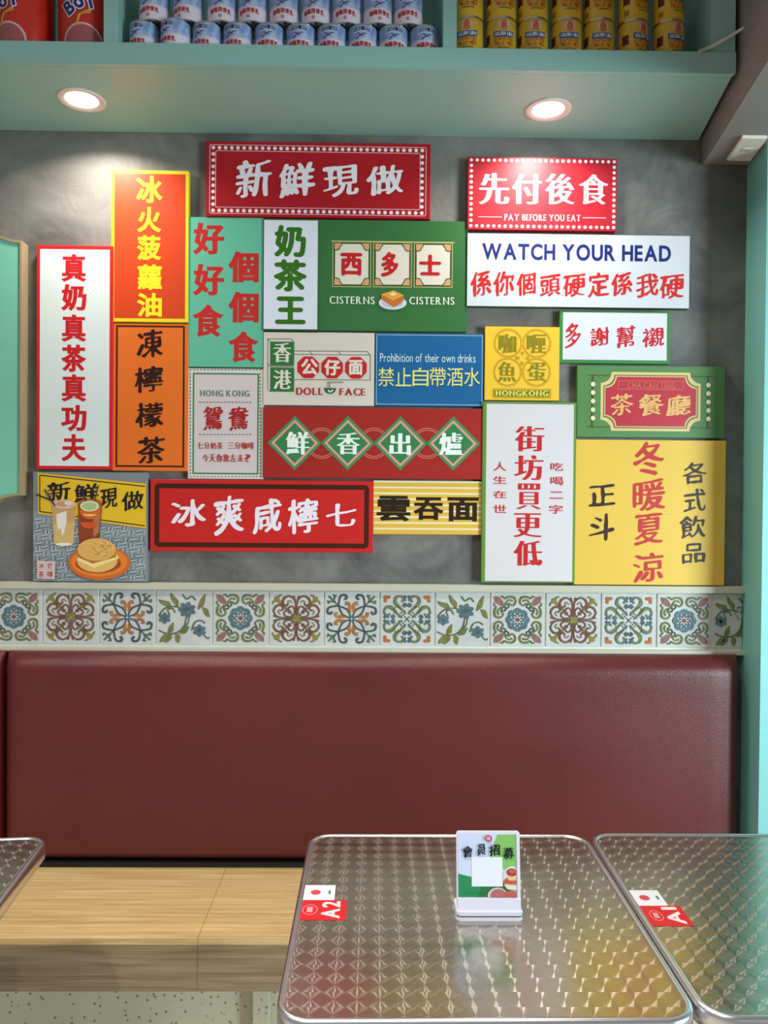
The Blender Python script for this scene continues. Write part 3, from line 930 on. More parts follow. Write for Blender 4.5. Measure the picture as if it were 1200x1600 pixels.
# ================================================================== DOWNLIGHTS
for (px, py, lb) in ((128, 156, 'round recessed downlight glowing in the shelf underside, above the orange-red sign'),
                     (857, 171, 'round recessed downlight glowing in the shelf underside, above the PAY BEFORE YOU EAT sign')):
    p = atz(px, py, z_under)
    d = empty('downlight', (p.x, p.y, z_under), lb, 'light')
    lathe('trim_ring', [(0.062, -0.0002), (0.0615, -0.003), (0.056, -0.0045), (0.0445, -0.002), (0.043, -0.0006)], mat('white_enamel', (226, 216, 206), 0.35), d, c=p, n=48)
    lathe('lamp_lens', [(0.0435, -0.0006), (0.025, -0.0012), (0.0, -0.0014)], mat('lamp_glow', (255, 250, 240), 0.5, emis=7), d, c=p, n=40)
    l = bpy.data.lights.new('downlight_beam', 'AREA'); l.shape = 'DISK'; l.size = 0.085; l.energy = 4.6; l.spread = math.radians(146); l.color = (1.0, 0.94, 0.84)
    o = bpy.data.objects.new('downlight_beam', l); COL.objects.link(o); o.location = (p.x, p.y, z_under - 0.008)

# ================================================================== LEFT PLAQUE
yf = D - 0.042
pa = at(34, 376, yf); pbm = at(34, 774, yf)
rr_ = 0.155
def plaq(inset):
    P = []
    x1 = pa.x - inset; z1 = pa.z - inset * 0 ; z0 = pbm.z
    # right-hand side with scooped corners; top and bottom edges run left
    ct = Vector((pa.x, pa.z + rr_)); cb_ = Vector((pa.x, pbm.z - rr_))
    r = rr_ + inset
    P = []
    n = 14
    for i in range(n + 1):
        a = math.radians(180 + 90 * i / n); P.append(Vector((ct.x + r * math.cos(a), ct.y + r * math.sin(a))))
    if inset: P[-1].x = x1
    P = [p for p in P if p.x <= x1 + 1e-6]
    Q = []
    for i in range(n + 1):
        a = math.radians(90 + 90 * i / n); Q.append(Vector((cb_.x + r * math.cos(a), cb_.y + r * math.sin(a))))
    if inset: Q[0].x = x1
    Q = [p for p in Q if p.x <= x1 + 1e-6]
    left = -1.75 + inset
    top = ct.y - inset; bot = cb_.y + inset
    mid = (-1.75 + pa.x) / 2
    half = P + Q
    half = [p for p in half]
    half2 = [Vector((2 * mid - p.x, p.y)) for p in half][::-1]
    return half + half2


pq = empty('wall_plaque', (pa.x, D, pbm.z - rr_), 'teal scooped-corner wall panel with a wooden rim, cut off by the left edge', 'wall panel')
O = plaq(0); I = plaq(0.006)
prism('panel', [(p.x, p.y) for p in plaq(0.0035)], D - 0.0375, D - 0.0005, mat('plaque_teal', (126, 198, 172), 0.45, vary=0.02, scale=3), pq)
V = []; Fc = []; n = len(O)
if len(I) == n:
    for a in (O, I):
        for yv in (D - 0.0005, yf): V += [(p.x, yv, p.y) for p in a]
    for i in range(n):
        j = (i + 1) % n
        Fc += [(i, j, n + j, n + i), (n + i, n + j, 3 * n + j, 3 * n + i), (3 * n + i, 3 * n + j, 2 * n + j, 2 * n + i)]
    mk('wooden_rim', V, Fc, M_OAKFR, pq)

# ================================================================== SIGNS
class Sign:
    def __init__(s, label, tl, br, rgb, th=0.018, name='sign_board', edge=None, rough=0.38):
        s.Y = D - th
        a = at(*tl, s.Y); b = at(*br, s.Y)
        s.x0, s.z1, s.x1, s.z0 = a.x + .0004, a.z - .0004, b.x - .0004, b.z + .0004
        s.px = s.Y / F
        s.root = empty(name, ((s.x0 + s.x1) / 2, D, s.z0), label, 'sign' if name == 'sign_board' else 'painting')
        s.k = 0
        box('board', (s.x0, s.Y, s.z0), (s.x1, D - 0.0004, s.z1), edge or mat('sign_face', rgb, rough + .06, vary=0.02, scale=3, spec=0.35), s.root, bevel=0.0008)
        if edge:
            s.add('face', [rectp(s.x0 + .0008, s.z0 + .0008, s.x1 - .0008, s.z1 - .0008)], rgb, rough)

    def P(s, x, y):
        v = at(x, y, s.Y); return Vector((v.x, v.z))

    def add(s, name, polys, rgb, rough=0.38, m=None, each=False, split=False):
        s.k += 1
        if split:
            for q in polys:
                s.k -= 1; s.add(name, [q], rgb, rough)
            return
        if each: polys = [Glyph([q]) for q in polys]
        V, Fc = fill(polys)
        yy = s.Y - 0.00025 * s.k
        return mk(name, [(v[0], yy, v[1]) for v in V], [f for f in Fc], m or prt(rgb, rough), s.root)

    def box(s, b):
        c = s.P((b[0] + b[2]) / 2, (b[1] + b[3]) / 2); w = (b[2] - b[0]) / 2 * s.px; h = (b[3] - b[1]) / 2 * s.px
        return (c.x - w, c.y - h, c.x + w, c.y + h)

    def text(s, chars, boxes, st, rgb, name='lettering', seed=0):
        return s.add(name, text_polys(chars, [s.box(b) for b in boxes], st, seed), rgb, split=(name == 'lettering'))

    def line(s, txt, b, st, rgb, name='latin_lettering'):
        return s.add(name, line_polys(txt, *s.box(b), st), rgb)

    def rects(s, name, bs, rgb):
        return s.add(name, [rectp(*s.box(b)) for b in bs], rgb, split=(name == 'green_square'))

    def inset(s, d, wd, rgb, name='border', r=0):
        d *= s.px; wd *= s.px
        f = (lambda a, b, c, e, q: rrect(a, b, c, e, q)) if r else (lambda a, b, c, e, q: rectp(a, b, c, e))
        return s.add(name, [f(s.x0 + d, s.z0 + d, s.x1 - d, s.z1 - d, r * s.px), f(s.x0 + d + wd, s.z0 + d + wd, s.x1 - d - wd, s.z1 - d - wd, max(r * s.px - wd, .0005))], rgb)

    def panel(s, tl, br, rgb, name='face_panel'):
        a = s.P(*tl); b = s.P(*br)
        return s.add(name, [rectp(a.x, b.y, b.x, a.y)], rgb)


def row(x0, y0, x1, y1, n, frac=0.9):
    w = (x1 - x0) / (n - 1 + frac) if n > 1 else x1 - x0
    return [(x0 + i * w, y0 + 0, x0 + i * w + w * frac, y1) for i in range(n)]


# 1
s = Sign('tall white sign with red border reading 真奶真茶真功夫 in red, far left of the group', (57.4, 382.7), (175.8, 734), (214, 30, 34), th=.024)
s.panel((62.7, 389), (170.3, 728.5), (222, 228, 224))
s.text('真奶真茶真功夫', [(95.8, y0, 135.1, y1) for y0, y1 in ((397.3, 440), (444.5, 485.6), (491.4, 533.7), (538.8, 581), (585, 627.4), (633, 674), (678.7, 721))], 'black', (200, 30, 34))
# 2
s = Sign('tall orange-red sign with yellow border and yellow characters 冰火菠蘿油', (174.3, 265), (294, 504), (240, 214, 40), th=.02)
s.panel((179.2, 271), (289, 498), (214, 68, 26))
s.text('冰火菠蘿油', [(212.5, 275, 253.8, 317), (214.6, 324, 252, 363), (214, 368, 252, 406.5), (215, 413.5, 252.7, 452.7), (214, 458, 252.7, 495)], 'bold', (246, 226, 40))
# 3
s = Sign('tall orange sign with dark brown brush characters 凍檸檬茶 under the orange-red sign', (176, 504.5), (293.4, 736.5), (232, 112, 34), th=.018)
a = s.P(181.4, 508); b = s.P(287.7, 730.3); t = 2.7 * s.px
s.add('border_line', [rectp(a.x, b.y, b.x, a.y), rectp(a.x + t, b.y + t, b.x - t, a.y - t)], (62, 22, 8))
s.text('凍檸檬茶', [(214, 514.5, 254, 558.5), (211, 572, 255, 614), (212, 628.5, 255, 668), (214.7, 682, 257.4, 724)], 'brush', (48, 18, 10))
# 4
s = Sign('wide red sign with white dotted bulb border reading 新鮮現做, top centre', (321.4, 219.9), (672.3, 342.2), (174, 18, 30), th=.02)
def bulbs(s, a, b, nx, ny, r, rgb=(238, 226, 226)):
    A = s.P(*a); B = s.P(*b); ps = []
    for i in range(nx):
        x = A.x + (B.x - A.x) * i / (nx - 1); ps += [circ(x, A.y, r * s.px, 12), circ(x, B.y, r * s.px, 12)]
    for j in range(1, ny - 1):
        z = A.y + (B.y - A.y) * j / (ny - 1); ps += [circ(A.x, z, r * s.px, 12), circ(B.x, z, r * s.px, 12)]
    s.add('bulb_dots', ps, rgb)
bulbs(s, (333.4, 230.6), (659, 333), 35, 11, 2.9)
for (a_, b_, nm) in (((327.6, 225.6), (665.5, 338), 'outer_line'), ((336.8, 235), (656.3, 328.3), 'inner_line')):
    A = s.P(*a_); B = s.P(*b_); t = .9 * s.px
    s.add(nm, [rrect(A.x, B.y, B.x, A.y, .005), rrect(A.x + t, B.y + t, B.x - t, A.y - t, .0035)], (240, 200, 200))
s.text('新鮮現做', [(368.6, 250, 424.7, 309.3), (436.4, 253, 492.5, 310), (504, 256.9, 560.4, 308), (572.7, 257.8, 630, 306.2)], 'brush', (238, 226, 230), seed=3)
# 5
s = Sign('mint green sign with chunky red characters 好好食 個個食 in two columns', (293.8, 338.6), (411, 574.3), (100, 182, 152), th=.016)
s.text('好好食', [(301, 348.5, 350, 397.7), (301, 413, 350, 461.7), (301, 476, 349.5, 526.2)], 'black', (196, 40, 36))
s.text('個個食', [(357, 393, 404, 441), (357, 456, 404, 503.8), (357, 517.8, 404, 566)], 'black', (196, 40, 36))
# 6
s = Sign('narrow white sign edged dark green with rounded green characters 奶茶王', (411, 340.8), (497, 517.5), (40, 84, 22), th=.02)
s.panel((412.8, 343.6), (495.6, 514.8), (222, 222, 232))
s.text('奶茶王', [(429.3, 351.9, 478, 401.3), (428.4, 405.6, 479, 455.4), (429.8, 463.5, 477.7, 506.5)], 'round', (52, 108, 22))
# 7
s = Sign('green sign with three framed red characters 西多士 and a plate of toast between the words CISTERNS', (497.2, 342.8), (729.5, 519), (54, 108, 56), th=.018)
fr = [(519.7, 377.6, 579.5, 448.2), (583.4, 378.6, 643.2, 448.7), (647, 379.2, 707, 449)]
B = [s.box(b) for b in fr]; q = s.px
s.add('tan_line', [rectp(*b) for b in B] + [rectp(b[0] + q, b[1] + q, b[2] - q, b[3] - q) for b in B] + [rectp(B[0][0] - 2 * q, B[0][3] - q * .2, B[2][2] + 3 * q, B[2][3] + q)], (214, 190, 124))
s.add('dark_frame', [rectp(b[0] + 2 * q, b[1] + 2 * q, b[2] - 2 * q, b[3] - 2 * q) for b in B], (46, 84, 38), split=True)
s.add('cream_panel', [rectp(b[0] + 4 * q, b[1] + 4 * q, b[2] - 4 * q, b[3] - 4 * q) for b in B], (226, 214, 196), split=True)
for rr2, col_, nm in ((12.5, (46, 84, 38), 'corner_outline'), (10.8, (216, 160, 112), 'corner_ornament')):
    ps = []
    for b in B:
        x0, y0, x1, y1 = b[0] + 3 * q, b[1] + 3 * q, b[2] - 3 * q, b[3] - 3 * q
        for (cx, cy, dx, dy) in ((x0, y0, 1, 1), (x1, y0, -1, 1), (x1, y1, -1, -1), (x0, y1, 1, -1)):
            P_ = [Vector((cx, cy))]
            for i in range(13):
                t = i / 12 * math.pi / 2; rad = rr2 * q * (0.86 + 0.14 * abs(math.cos(t * 3)))
                P_.append(Vector((cx + dx * rad * math.cos(t), cy + dy * rad * math.sin(t))))
            ps.append(P_)
    s.add(nm, ps, col_, split=True)
s.text('西多士', [(532, 395.5, 566, 431), (595.8, 394, 622.3, 432.5), (654.9, 398, 689.4, 430.5)], 'round', (198, 28, 32))
s.line('CISTERNS', (515, 463.5, 585.3, 475), 'serif', (224, 232, 206)); s.line('CISTERNS', (639.5, 464.5, 709.9, 476), 'serif', (224, 232, 206))
c = s.P(613.5, 473.5)
s.add('plate_picture', [circ(c.x, c.y, 21.8 * q, 28, 10.5 * q)], (214, 214, 226))
s.add('plate_well', [circ(c.x, c.y - .5 * q, 16 * q, 24, 7 * q)], (186, 188, 204))
def px_poly(s, pts): return [s.P(*p) for p in pts]
s.add('toast_side', [px_poly(s, [(595.5, 460), (613, 469), (631, 463), (631, 470), (622, 477), (614.5, 480), (596, 468)])], (196, 112, 38))
s.add('toast_top', [px_poly(s, [(595.5, 460), (615, 454), (631.5, 462), (613.5, 470)])], (226, 158, 66))
s.add('butter', [px_poly(s, [(608, 459), (616, 457), (620, 460.5), (612, 463)])], (246, 220, 140))
# 8
s = Sign('red sign with white dotted border reading 先付後食 PAY BEFORE YOU EAT', (731, 244.6), (963.3, 361.6), (172, 30, 44), th=.024)
bulbs(s, (736.7, 249.8), (958.6, 355.6), 26, 13, 2.6)
s.text('先付後食', [(748, 270.8, 795.8, 318.8), (800, 272, 846.7, 318.8), (852, 272, 898, 319), (904, 273, 950.8, 319)], 'song', (236, 230, 234))
s.line('PAY BEFORE YOU EAT', (787.5, 335.2, 907, 345.2), 'serif', (230, 190, 194))
s.rects('rule_lines', [(747, 338.6, 784, 339.9), (910, 340, 947, 341.3)], (226, 176, 182))
# 9
s = Sign('long white sign reading WATCH YOUR HEAD in navy over red brush characters', (730, 363.8), (1077, 482.6), (206, 208, 212), th=.022, edge=mat('green_sign_edge', (58, 76, 44), 0.5))
s.line('WATCH YOUR HEAD', (753, 381.7, 1049, 407.5), 'bold', (30, 42, 110))
s.text('係你個頭硬定係我硬', [(735.4, 423, 768, 463.8), (770.8, 424, 803.3, 463), (807, 426, 837.5, 462.5), (843.8, 427.5, 875.8, 463), (880, 427, 914.6, 463.8), (918.8, 426, 952, 464.6), (955, 425, 988.3, 463), (993.8, 427, 1029, 465.8), (1031, 428, 1068.8, 466.7)], 'brush', (204, 40, 36), seed=11)
# 10
s = Sign('cream sign with green box 香港 and three red octagons 公仔面 reading DOLL FACE', (411.7, 518.2), (584.4, 634.6), (214, 202, 188), th=.018)
def lines(s, name, L, wd, rgb):
    s.add(name, [stroke([s.P(*a), s.P(*b)], wd * s.px, wd * s.px, 1) for a, b in L], rgb, each=True)
lines(s, 'box_outline', [((418.3, 529.5), (454.7, 529.7)), ((418.3, 529.5), (418.3, 608)), ((418.3, 529.5), (422.3, 534)), ((454.7, 529.7), (459.5, 534)), ((418.3, 568.5), (422.3, 573)), ((418.3, 608), (422.3, 612)), ((422.3, 573.2), (459.5, 573.4)),
                        ((460, 548.3), (573.5, 549.3)), ((460, 553.7), (578.5, 554.7)), ((573.5, 549.3), (578.5, 554.7)), ((578.5, 554.7), (578.5, 594)), ((460, 593), (578.5, 594)), ((483.5, 548.6), (487.5, 553.8)), ((528.5, 549), (532.5, 554.2))], .9, (60, 62, 50))
s.rects('green_square', [(422.3, 534, 459.6, 571.7), (422.3, 574.7, 459.6, 612)], (50, 112, 56))
o8 = []
for cx_, cy_ in ((481.7, 574), (519, 574.4), (556.2, 574.8)):
    c = s.P(cx_, cy_); o8.append(circ(c.x, c.y, 18.2 * s.px, 8, a0=math.pi / 8))
s.add('red_octagon', o8, (196, 36, 34), split=True)
s.text('香港', [(426.8, 536, 455.5, 566), (426.8, 578.3, 455.7, 608)], 'song', (224, 214, 196))
s.text('公仔面', [(470.7, 560.7, 496.7, 585.5), (507, 562, 532, 586.7), (544.7, 562.7, 567, 586.2)], 'round', (228, 212, 196))
s.line('DOLL', (463, 606, 504.8, 617.3), 'serifb', (176, 40, 38)); s.line('FACE', (530, 607, 570.8, 618), 'serifb', (176, 40, 38))
c = s.P(516, 606.5); q = s.px
s.add('bowl_picture', [[Vector((c.x + 9.4 * q * math.cos(math.pi + math.pi * i / 14), c.y + 9 * q * math.sin(math.pi + math.pi * i / 14))) for i in range(15)]], (40, 92, 48))
s.add('bowl_heart', [stroke([(c.x - 3.5 * q, c.y - 3 * q), (c.x, c.y - 6 * q), (c.x + 4.5 * q, c.y - 2.5 * q)], 2.2 * q)], (226, 218, 204))
lines(s, 'noodles_and_chopsticks', [((512, 597), (536.8, 596.9)), ((512, 598.6), (536.5, 598.2)), ((512.6, 597), (512.6, 606)), ((514.2, 598), (514.2, 606)), ((515.8, 598), (515.8, 606))], .7, (96, 96, 72))
# 11
s = Sign('blue sign with thin pale frame reading Prohibition of their own drinks 禁止自帶酒水', (586, 520), (755.6, 635.8), (22, 94, 146), th=.018)
s.inset(2.2, .8, (176, 206, 206), 'pale_frame')
s.line('Prohibition of their own drinks', (593.8, 552.5, 743, 566), 'light', (206, 226, 226))
s.text('禁止自帶酒水', row(591, 574.5, 750, 603.5, 6, .93), 'light', (232, 222, 120))
# 12
s = Sign('square yellow sign with four ringed characters 咖喱魚蛋 over HONGKONG', (757.7, 509.8), (873.6, 626.2), (240, 190, 52), th=.022)
rg = []
for cx_, cy_ in ((793.8, 536.3), (838.4, 536.8), (793, 581.5), (837.9, 581.8)):
    c = s.P(cx_, cy_); rg += [circ(c.x, c.y, r * s.px, 40) for r in (22.7, 22.1, 20.8, 19.9)]
s.add('rings', rg, (166, 108, 24))
s.text('咖喱魚蛋', [(778.8, 522, 807.2, 551.5), (822.7, 522.8, 853.8, 552), (777, 565.5, 807, 596), (823.5, 566.6, 853.8, 596)], 'song', (140, 126, 28))
s.text('香制造港', [(813.5, 549, 819, 554.5), (805, 556.5, 811.5, 562.5), (821, 556.5, 827.5, 562.5), (812, 564.5, 818, 571)], 'light', (170, 130, 30), name='small_lettering')
s.rects('green_bar', [(772.3, 609.4, 858.5, 620)], (116, 124, 28))
b = s.box((770.2, 607.4, 860.6, 622)); t = .7 * s.px
s.add('bar_outline', [rectp(*b), rectp(b[0] + t, b[1] + t, b[2] - t, b[3] - t)], (150, 124, 30))
s.line('HONGKONG', (773.6, 610.6, 856.5, 618.6), 'serifb', (240, 222, 96))
# 13
s = Sign('small white sign with green border and red characters 多謝幫襯', (874.3, 484.8), (1046.2, 569), (62, 128, 62), th=.018)
s.panel((879.8, 487.8), (1041.4, 563.4), (216, 216, 222))
s.text('多謝幫襯', [(882.6, 505, 907.5, 544.4), (922, 510.7, 952, 541.3), (963, 508, 993, 544.4), (1003.3, 511.8, 1037.8, 543)], 'brush', (196, 36, 42), seed=5)
# 14
s = Sign('green sign with scooped red plaque reading CHA CAN TING 茶餐廳', (902, 570.6), (1131.7, 685), (84, 130, 74), th=.02)
A = s.P(939, 581); Bq = s.P(1094, 674.4); q = s.px
for ins, r_, col_, nm in ((0, 17, (224, 190, 132), 'plaque_edge'), (4.2, 17, (92, 112, 54), 'plaque_line'), (5.8, 17.2, (216, 184, 128), 'plaque_inner_line'), (7.4, 17.6, (184, 48, 62), 'plaque_face')):
    s.add(nm, [scoop(A.x + ins * q, Bq.y + ins * q, Bq.x - ins * q, A.y - ins * q, r_ * q)], col_)
a = s.P(965.6, 594.6); b = s.P(1067.6, 609.4); t = .8 * q
s.add('box_line', [rectp(a.x, b.y, b.x, a.y), rectp(a.x + t, b.y + t, b.x - t, a.y - t)], (214, 110, 92))
s.line('CHA CAN TING', (980, 597.6, 1055, 607), 'serif', (206, 104, 84))
s.text('茶餐廳', [(953.6, 614.6, 989, 649.6), (997.4, 616, 1036.4, 650.4), (1040.4, 617.4, 1079, 650.4)], 'brush', (224, 172, 104), seed=8)
lines(s, 'dark_lines', [((919.6, 586.4), (952, 586.8)), ((918, 667), (952, 667.4)), ((1081, 588.2), (1115, 588.6)), ((1081, 668.6), (1114, 669)), ((926.3, 586.6), (925.2, 667)), ((1107, 588.4), (1105.6, 668.8))], 1.3, (92, 78, 30))
dd = []
for x_, ys_ in ((926.2, (600.4, 613.4, 626.8, 640.2, 653.4)), (1106.3, (602, 615, 628.4, 641.6, 654.6))):
    for y_ in ys_:
        c = s.P(x_, y_); dd.append(circ(c.x, c.y, 3.7 * q, 14))
s.add('cream_dots', dd, (226, 214, 166))
# 15
s = Sign('pale sign with green frame and dashed edge reading HONG KONG 鴛鴦', (294, 574.8), (411.2, 749), (222, 214, 204), th=.014)
s.panel((302.5, 583), (402, 740), (212, 196, 194))
s.inset(7.2, 2.3, (64, 124, 72), 'green_frame')
ds = []
for i in range(21):
    x = 296.5 + i * 5.43
    for y in (578.0, 744.7): ds.append((x, y - .6, x + 2.9, y + .6))
for j in range(30):
    y = 583 + j * 5.35
    ds.append((296.8, y, 298.2, y + 2.8)); ds.append((405.8, y, 407.2, y + 2.8))
s.rects('dashed_edge', ds, (62, 58, 66))
s.line('HONG KONG', (312.5, 610, 389.6, 619.2), 'serif', (78, 120, 92))
s.rects('dashed_rule', [(311 + i * 5.6, y, 314.4 + i * 5.6, y + 1.1) for i in range(15) for y in (628, 678.4)], (60, 56, 62))
s.text('鴛鴦', [(318, 635.5, 348.7, 672.4), (357.3, 635.5, 388.7, 673)], 'brush', (172, 34, 32), seed=2)
s.text('七分奶茶', row(308.6, 691.5, 348.5, 701.4, 4, .9), 'serif', (176, 44, 42), name='small_lettering')
s.text('三分咖啡', row(356.4, 691.5, 397.4, 701.4, 4, .9), 'serif', (176, 44, 42), name='small_lettering')
s.text('今天你飲左未?', row(316.4, 710, 391.8, 721.7, 7, .9), 'serif', (172, 40, 38), name='small_lettering')
# 16
s = Sign('long dark red sign with four green diamonds reading 鮮香出爐', (411.7, 635.4), (754.8, 749.6), (160, 34, 28), th=.022)
rg = []; q = s.px
for cx_ in (502.9, 584.3, 667.6):
    c = s.P(cx_, 692.6)
    for r in (23.9, 23.1, 20.8, 20.0): rg.append(circ(c.x, c.y, r * q, 40))
s.add('linking_rings', rg, (220, 146, 132))
dc = [(460.5, 692.2), (543.4, 692.5), (625.8, 692.8), (708.2, 693)]
for h, col_, nm in ((43, (66, 138, 80), 'diamond'), (36.5, (216, 150, 142), 'diamond_band'), (31.5, (54, 124, 70), 'diamond_face')):
    s.add(nm, [circ(s.P(*c).x, s.P(*c).y, h * q * (.985 if h == 43 else 1), 4) for c in dc], col_, split=True)
s.text('鮮香出爐', [(446.5, 675, 484, 710), (525.7, 676, 563, 710), (608.4, 677, 642.2, 711), (685.6, 676, 723.6, 711)], 'song', (232, 236, 228))
# 18
s = Sign('wide bright red sign with thick brown inner frame reading 冰爽咸檸七', (235, 748.5), (582.6, 863.6), (198, 32, 28), th=.02)
s.inset(6.4, 7.4, (64, 24, 8), 'brown_frame', r=7)
s.text('冰爽咸檸七', [(267.8, 780, 321.8, 822.8), (334, 774.6, 381, 837.6), (395, 778.7, 440, 835), (450, 778.7, 498, 835), (509.4, 786.8, 556.7, 822.8)], 'brush', (234, 224, 232), seed=21)
# 19
s = Sign('yellow and white striped sign with black characters 雲吞面', (583.4, 750.8), (753.9, 836), (222, 176, 66), th=.018)
s.rects('white_stripes', [(583.9, 751.5 + i * 9.2, 753.4, 754.3 + i * 9.2) for i in range(10) if 754.3 + i * 9.2 < 836], (232, 222, 184))
s.text('雲吞面', [(588.7, 774.6, 641.3, 814.7), (645.8, 776.9, 693, 812.4), (699, 776.9, 748, 814.7)], 'bold', (40, 26, 10))
# 20
s = Sign('tall white sign with green edge and large red characters 街坊買更低', (754.2, 627.4), (898, 911.2), (96, 138, 52), th=.026)
s.panel((760.4, 630.8), (893.8, 908.6), (214, 206, 208))
s.text('街坊買更低', [(804, 666, 851, 705.3), (803.5, 711.3, 849.4, 750), (806, 755.4, 847, 795.7), (801.8, 801.9, 847, 839.4), (802, 845, 847.8, 884)], 'song', (194, 34, 36))
s.text('人生在世', [(770.3, 721.8, 791.5, 735.7), (770.3, 744, 791.5, 756), (770.3, 766.6, 791.5, 778.4), (770.3, 788.8, 791.5, 801.5)], 'sans', (188, 52, 50), name='small_lettering')
s.text('吃喝二字', [(859.8, 722.8, 880, 735.7), (859.8, 745, 880, 758), (858.6, 768, 880, 779.4), (857.8, 789, 879.4, 802.8)], 'sans', (188, 52, 50), name='small_lettering')
# 21
s = Sign('big yellow square sign with red column 冬暖夏涼 between dark brush columns', (898.6, 686.4), (1131.7, 915), (226, 184, 70), th=.022)
s.text('冬暖夏涼', [(989, 690.4, 1038, 742.5), (988, 746.7, 1040, 798.3), (990.4, 800.8, 1036.2, 853), (988.5, 863.3, 1037, 910.8)], 'brush', (192, 48, 48), seed=31)
s.text('正斗各式飲品', [(919.6, 756, 961.9, 791.9), (920, 801.9, 960.4, 845), (1067, 722.3, 1104, 757), (1068, 763.3, 1102.5, 800.4), (1061.9, 805.6, 1102.5, 842), (1065.4, 848.3, 1102.5, 881.5)], 'thinbrush', (54, 34, 26), seed=41)

# 17 painting leaning on the ledge
s = Sign('small square canvas painting of two iced drinks and a filled bun on an orange plate', (51.5, 737), (229.3, 909.6), (126, 130, 134), th=.028, name='canvas_painting')
def PP(x, y): return s.P(40 + x / 6, 725 + y / 6)
def pl_(name, pts, rgb): s.add(name, [[PP(*p) for p in pts]], rgb, .5)
def ell(cx, cy, rx, ry, n=28, a0=0, a1=360): return [(cx + rx * math.cos(math.radians(a0 + (a1 - a0) * i / n)), cy + ry * math.sin(math.radians(a0 + (a1 - a0) * i / n))) for i in range(n + (a1 - a0 != 360))]
pl_('grey_tabletop', [(72, 440), (600, 540), (1128, 610), (1128, 1098), (72, 1098)], (134, 142, 146))
dk, lt, bl = [], [], []
random.seed(4)
for r_ in range(13):
    for c_ in range(15):
        bx, by = 76 + c_ * 74 + (r_ % 2) * 16, 462 + r_ * 52 - c_ * 3 + random.uniform(-5, 5)
        if by < 474 + (bx - 72) * 0.13: continue
        horiz = (r_ + c_) % 2
        for k in range(5):
            if horiz: a_ = (bx, by + k * 10); b_ = (bx + 62, by + k * 10 - 12)
            else: a_ = (bx + 8 + k * 12, by - 4); b_ = (bx + 2 + k * 12, by + 42)
            if max(a_[0], b_[0]) > 1122 or min(a_[0], b_[0]) < 76 or max(a_[1], b_[1]) > 1094: continue
            (dk, lt, bl)[(k + r_) % 3].append(stroke([PP(*a_), PP(*b_)], .0016, .0012, 1))
s.add('brush_strokes', dk, (52, 58, 64), .5, each=True); s.add('brush_strokes', lt, (212, 218, 218), .5, each=True); s.add('brush_strokes', bl, (168, 176, 180), .5, each=True)
pl_('yellow_banner', [(112, 82), (1130, 184), (1130, 605), (118, 465)], (226, 182, 34))
ln = [((135, 105), (1120, 210)), ((135, 445), (1120, 580)), ((135, 105), (135, 445))]
s.add('banner_line', [stroke([PP(*a), PP(*b)], .0030, .0030, 1) for a, b in ln], (28, 20, 24), .5, each=True)
s.k += 1
s.add('banner_lettering', text_polys('新鮮現做', [(PP(x0, 0).x, PP(x0, y1).y, PP(x1, 0).x, PP(x0, y0).y) for x0, y0, x1, y1 in ((205, 165, 425, 345), (460, 180, 690, 360), (700, 218, 865, 415), (905, 250, 1110, 440))], 'brush', 5), (34, 24, 26), .5)
# drinks
pl_('milk_tea_glass', [(245, 380), (475, 380), (452, 745), (435, 762), (290, 762), (270, 745)], (196, 152, 98))
pl_('milk_tea_lower', [(262, 560), (466, 545), (452, 745), (435, 762), (290, 762), (270, 745)], (206, 170, 110))
pl_('milk_swirl', [(290, 470), (390, 440), (385, 560), (365, 640), (345, 680), (335, 600), (310, 620), (296, 560)], (226, 216, 202))
pl_('glass_rim', ell(360, 378, 116, 44), (214, 178, 150))
pl_('ice', ell(350, 372, 60, 26), (196, 140, 118)); pl_('ice', ell(405, 368, 40, 20), (226, 200, 184))
pl_('glass_base', ell(362, 752, 76, 16), (230, 220, 196))
pl_('lemon_tea_glass', [(498, 372), (724, 372), (690, 720), (640, 745), (512, 745), (505, 720)], (142, 62, 34))
pl_('tea_highlight', [(640, 400), (712, 390), (690, 640), (640, 690)], (186, 110, 74))
pl_('tea_rim', ell(611, 365, 113, 40), (168, 96, 58))
pl_('orange_slice', ell(606, 430, 94, 86, 20, 0, 180), (214, 104, 30)); pl_('orange_slice', ell(600, 545, 80, 62, 20, 0, 180), (206, 80, 40))
pl_('slice_edge', ell(606, 470, 60, 20, 16, 0, 180), (238, 190, 120))
pl_('lemon_slice', ell(606, 395, 88, 50), (218, 222, 170)); pl_('lemon_flesh', ell(606, 395, 70, 38), (176, 186, 130))
for a_, b_, wd, col_ in (((188, 240), (285, 395), .0052, (64, 66, 80)), ((110, 285), (262, 345), .0042, (36, 28, 70)), ((530, 215), (572, 345), .0046, (46, 36, 84)), ((690, 200), (655, 340), .0042, (62, 60, 62))):
    s.add('straw', [stroke([PP(*a_), PP(*b_)], wd, wd, 1)], col_, .5)
pl_('plate', ell(700, 925, 288, 158, 36), (206, 100, 28)); pl_('plate_rim', ell(700, 915, 262, 138, 36), (226, 124, 44)); pl_('plate_shadow', ell(690, 930, 214, 92, 32), (160, 72, 26))
pl_('bun_bottom', ell(680, 905, 190, 108, 28), (222, 176, 98)); pl_('bun_filling', [(490, 860), (640, 935), (870, 850), (880, 885), (650, 970), (500, 905)], (240, 214, 138))
pl_('bun_edge', [(495, 845), (640, 905), (850, 850), (860, 870), (640, 930), (492, 870)], (176, 112, 48))
pl_('bun_top', ell(675, 800, 178, 106, 28), (220, 168, 88))
cr = []
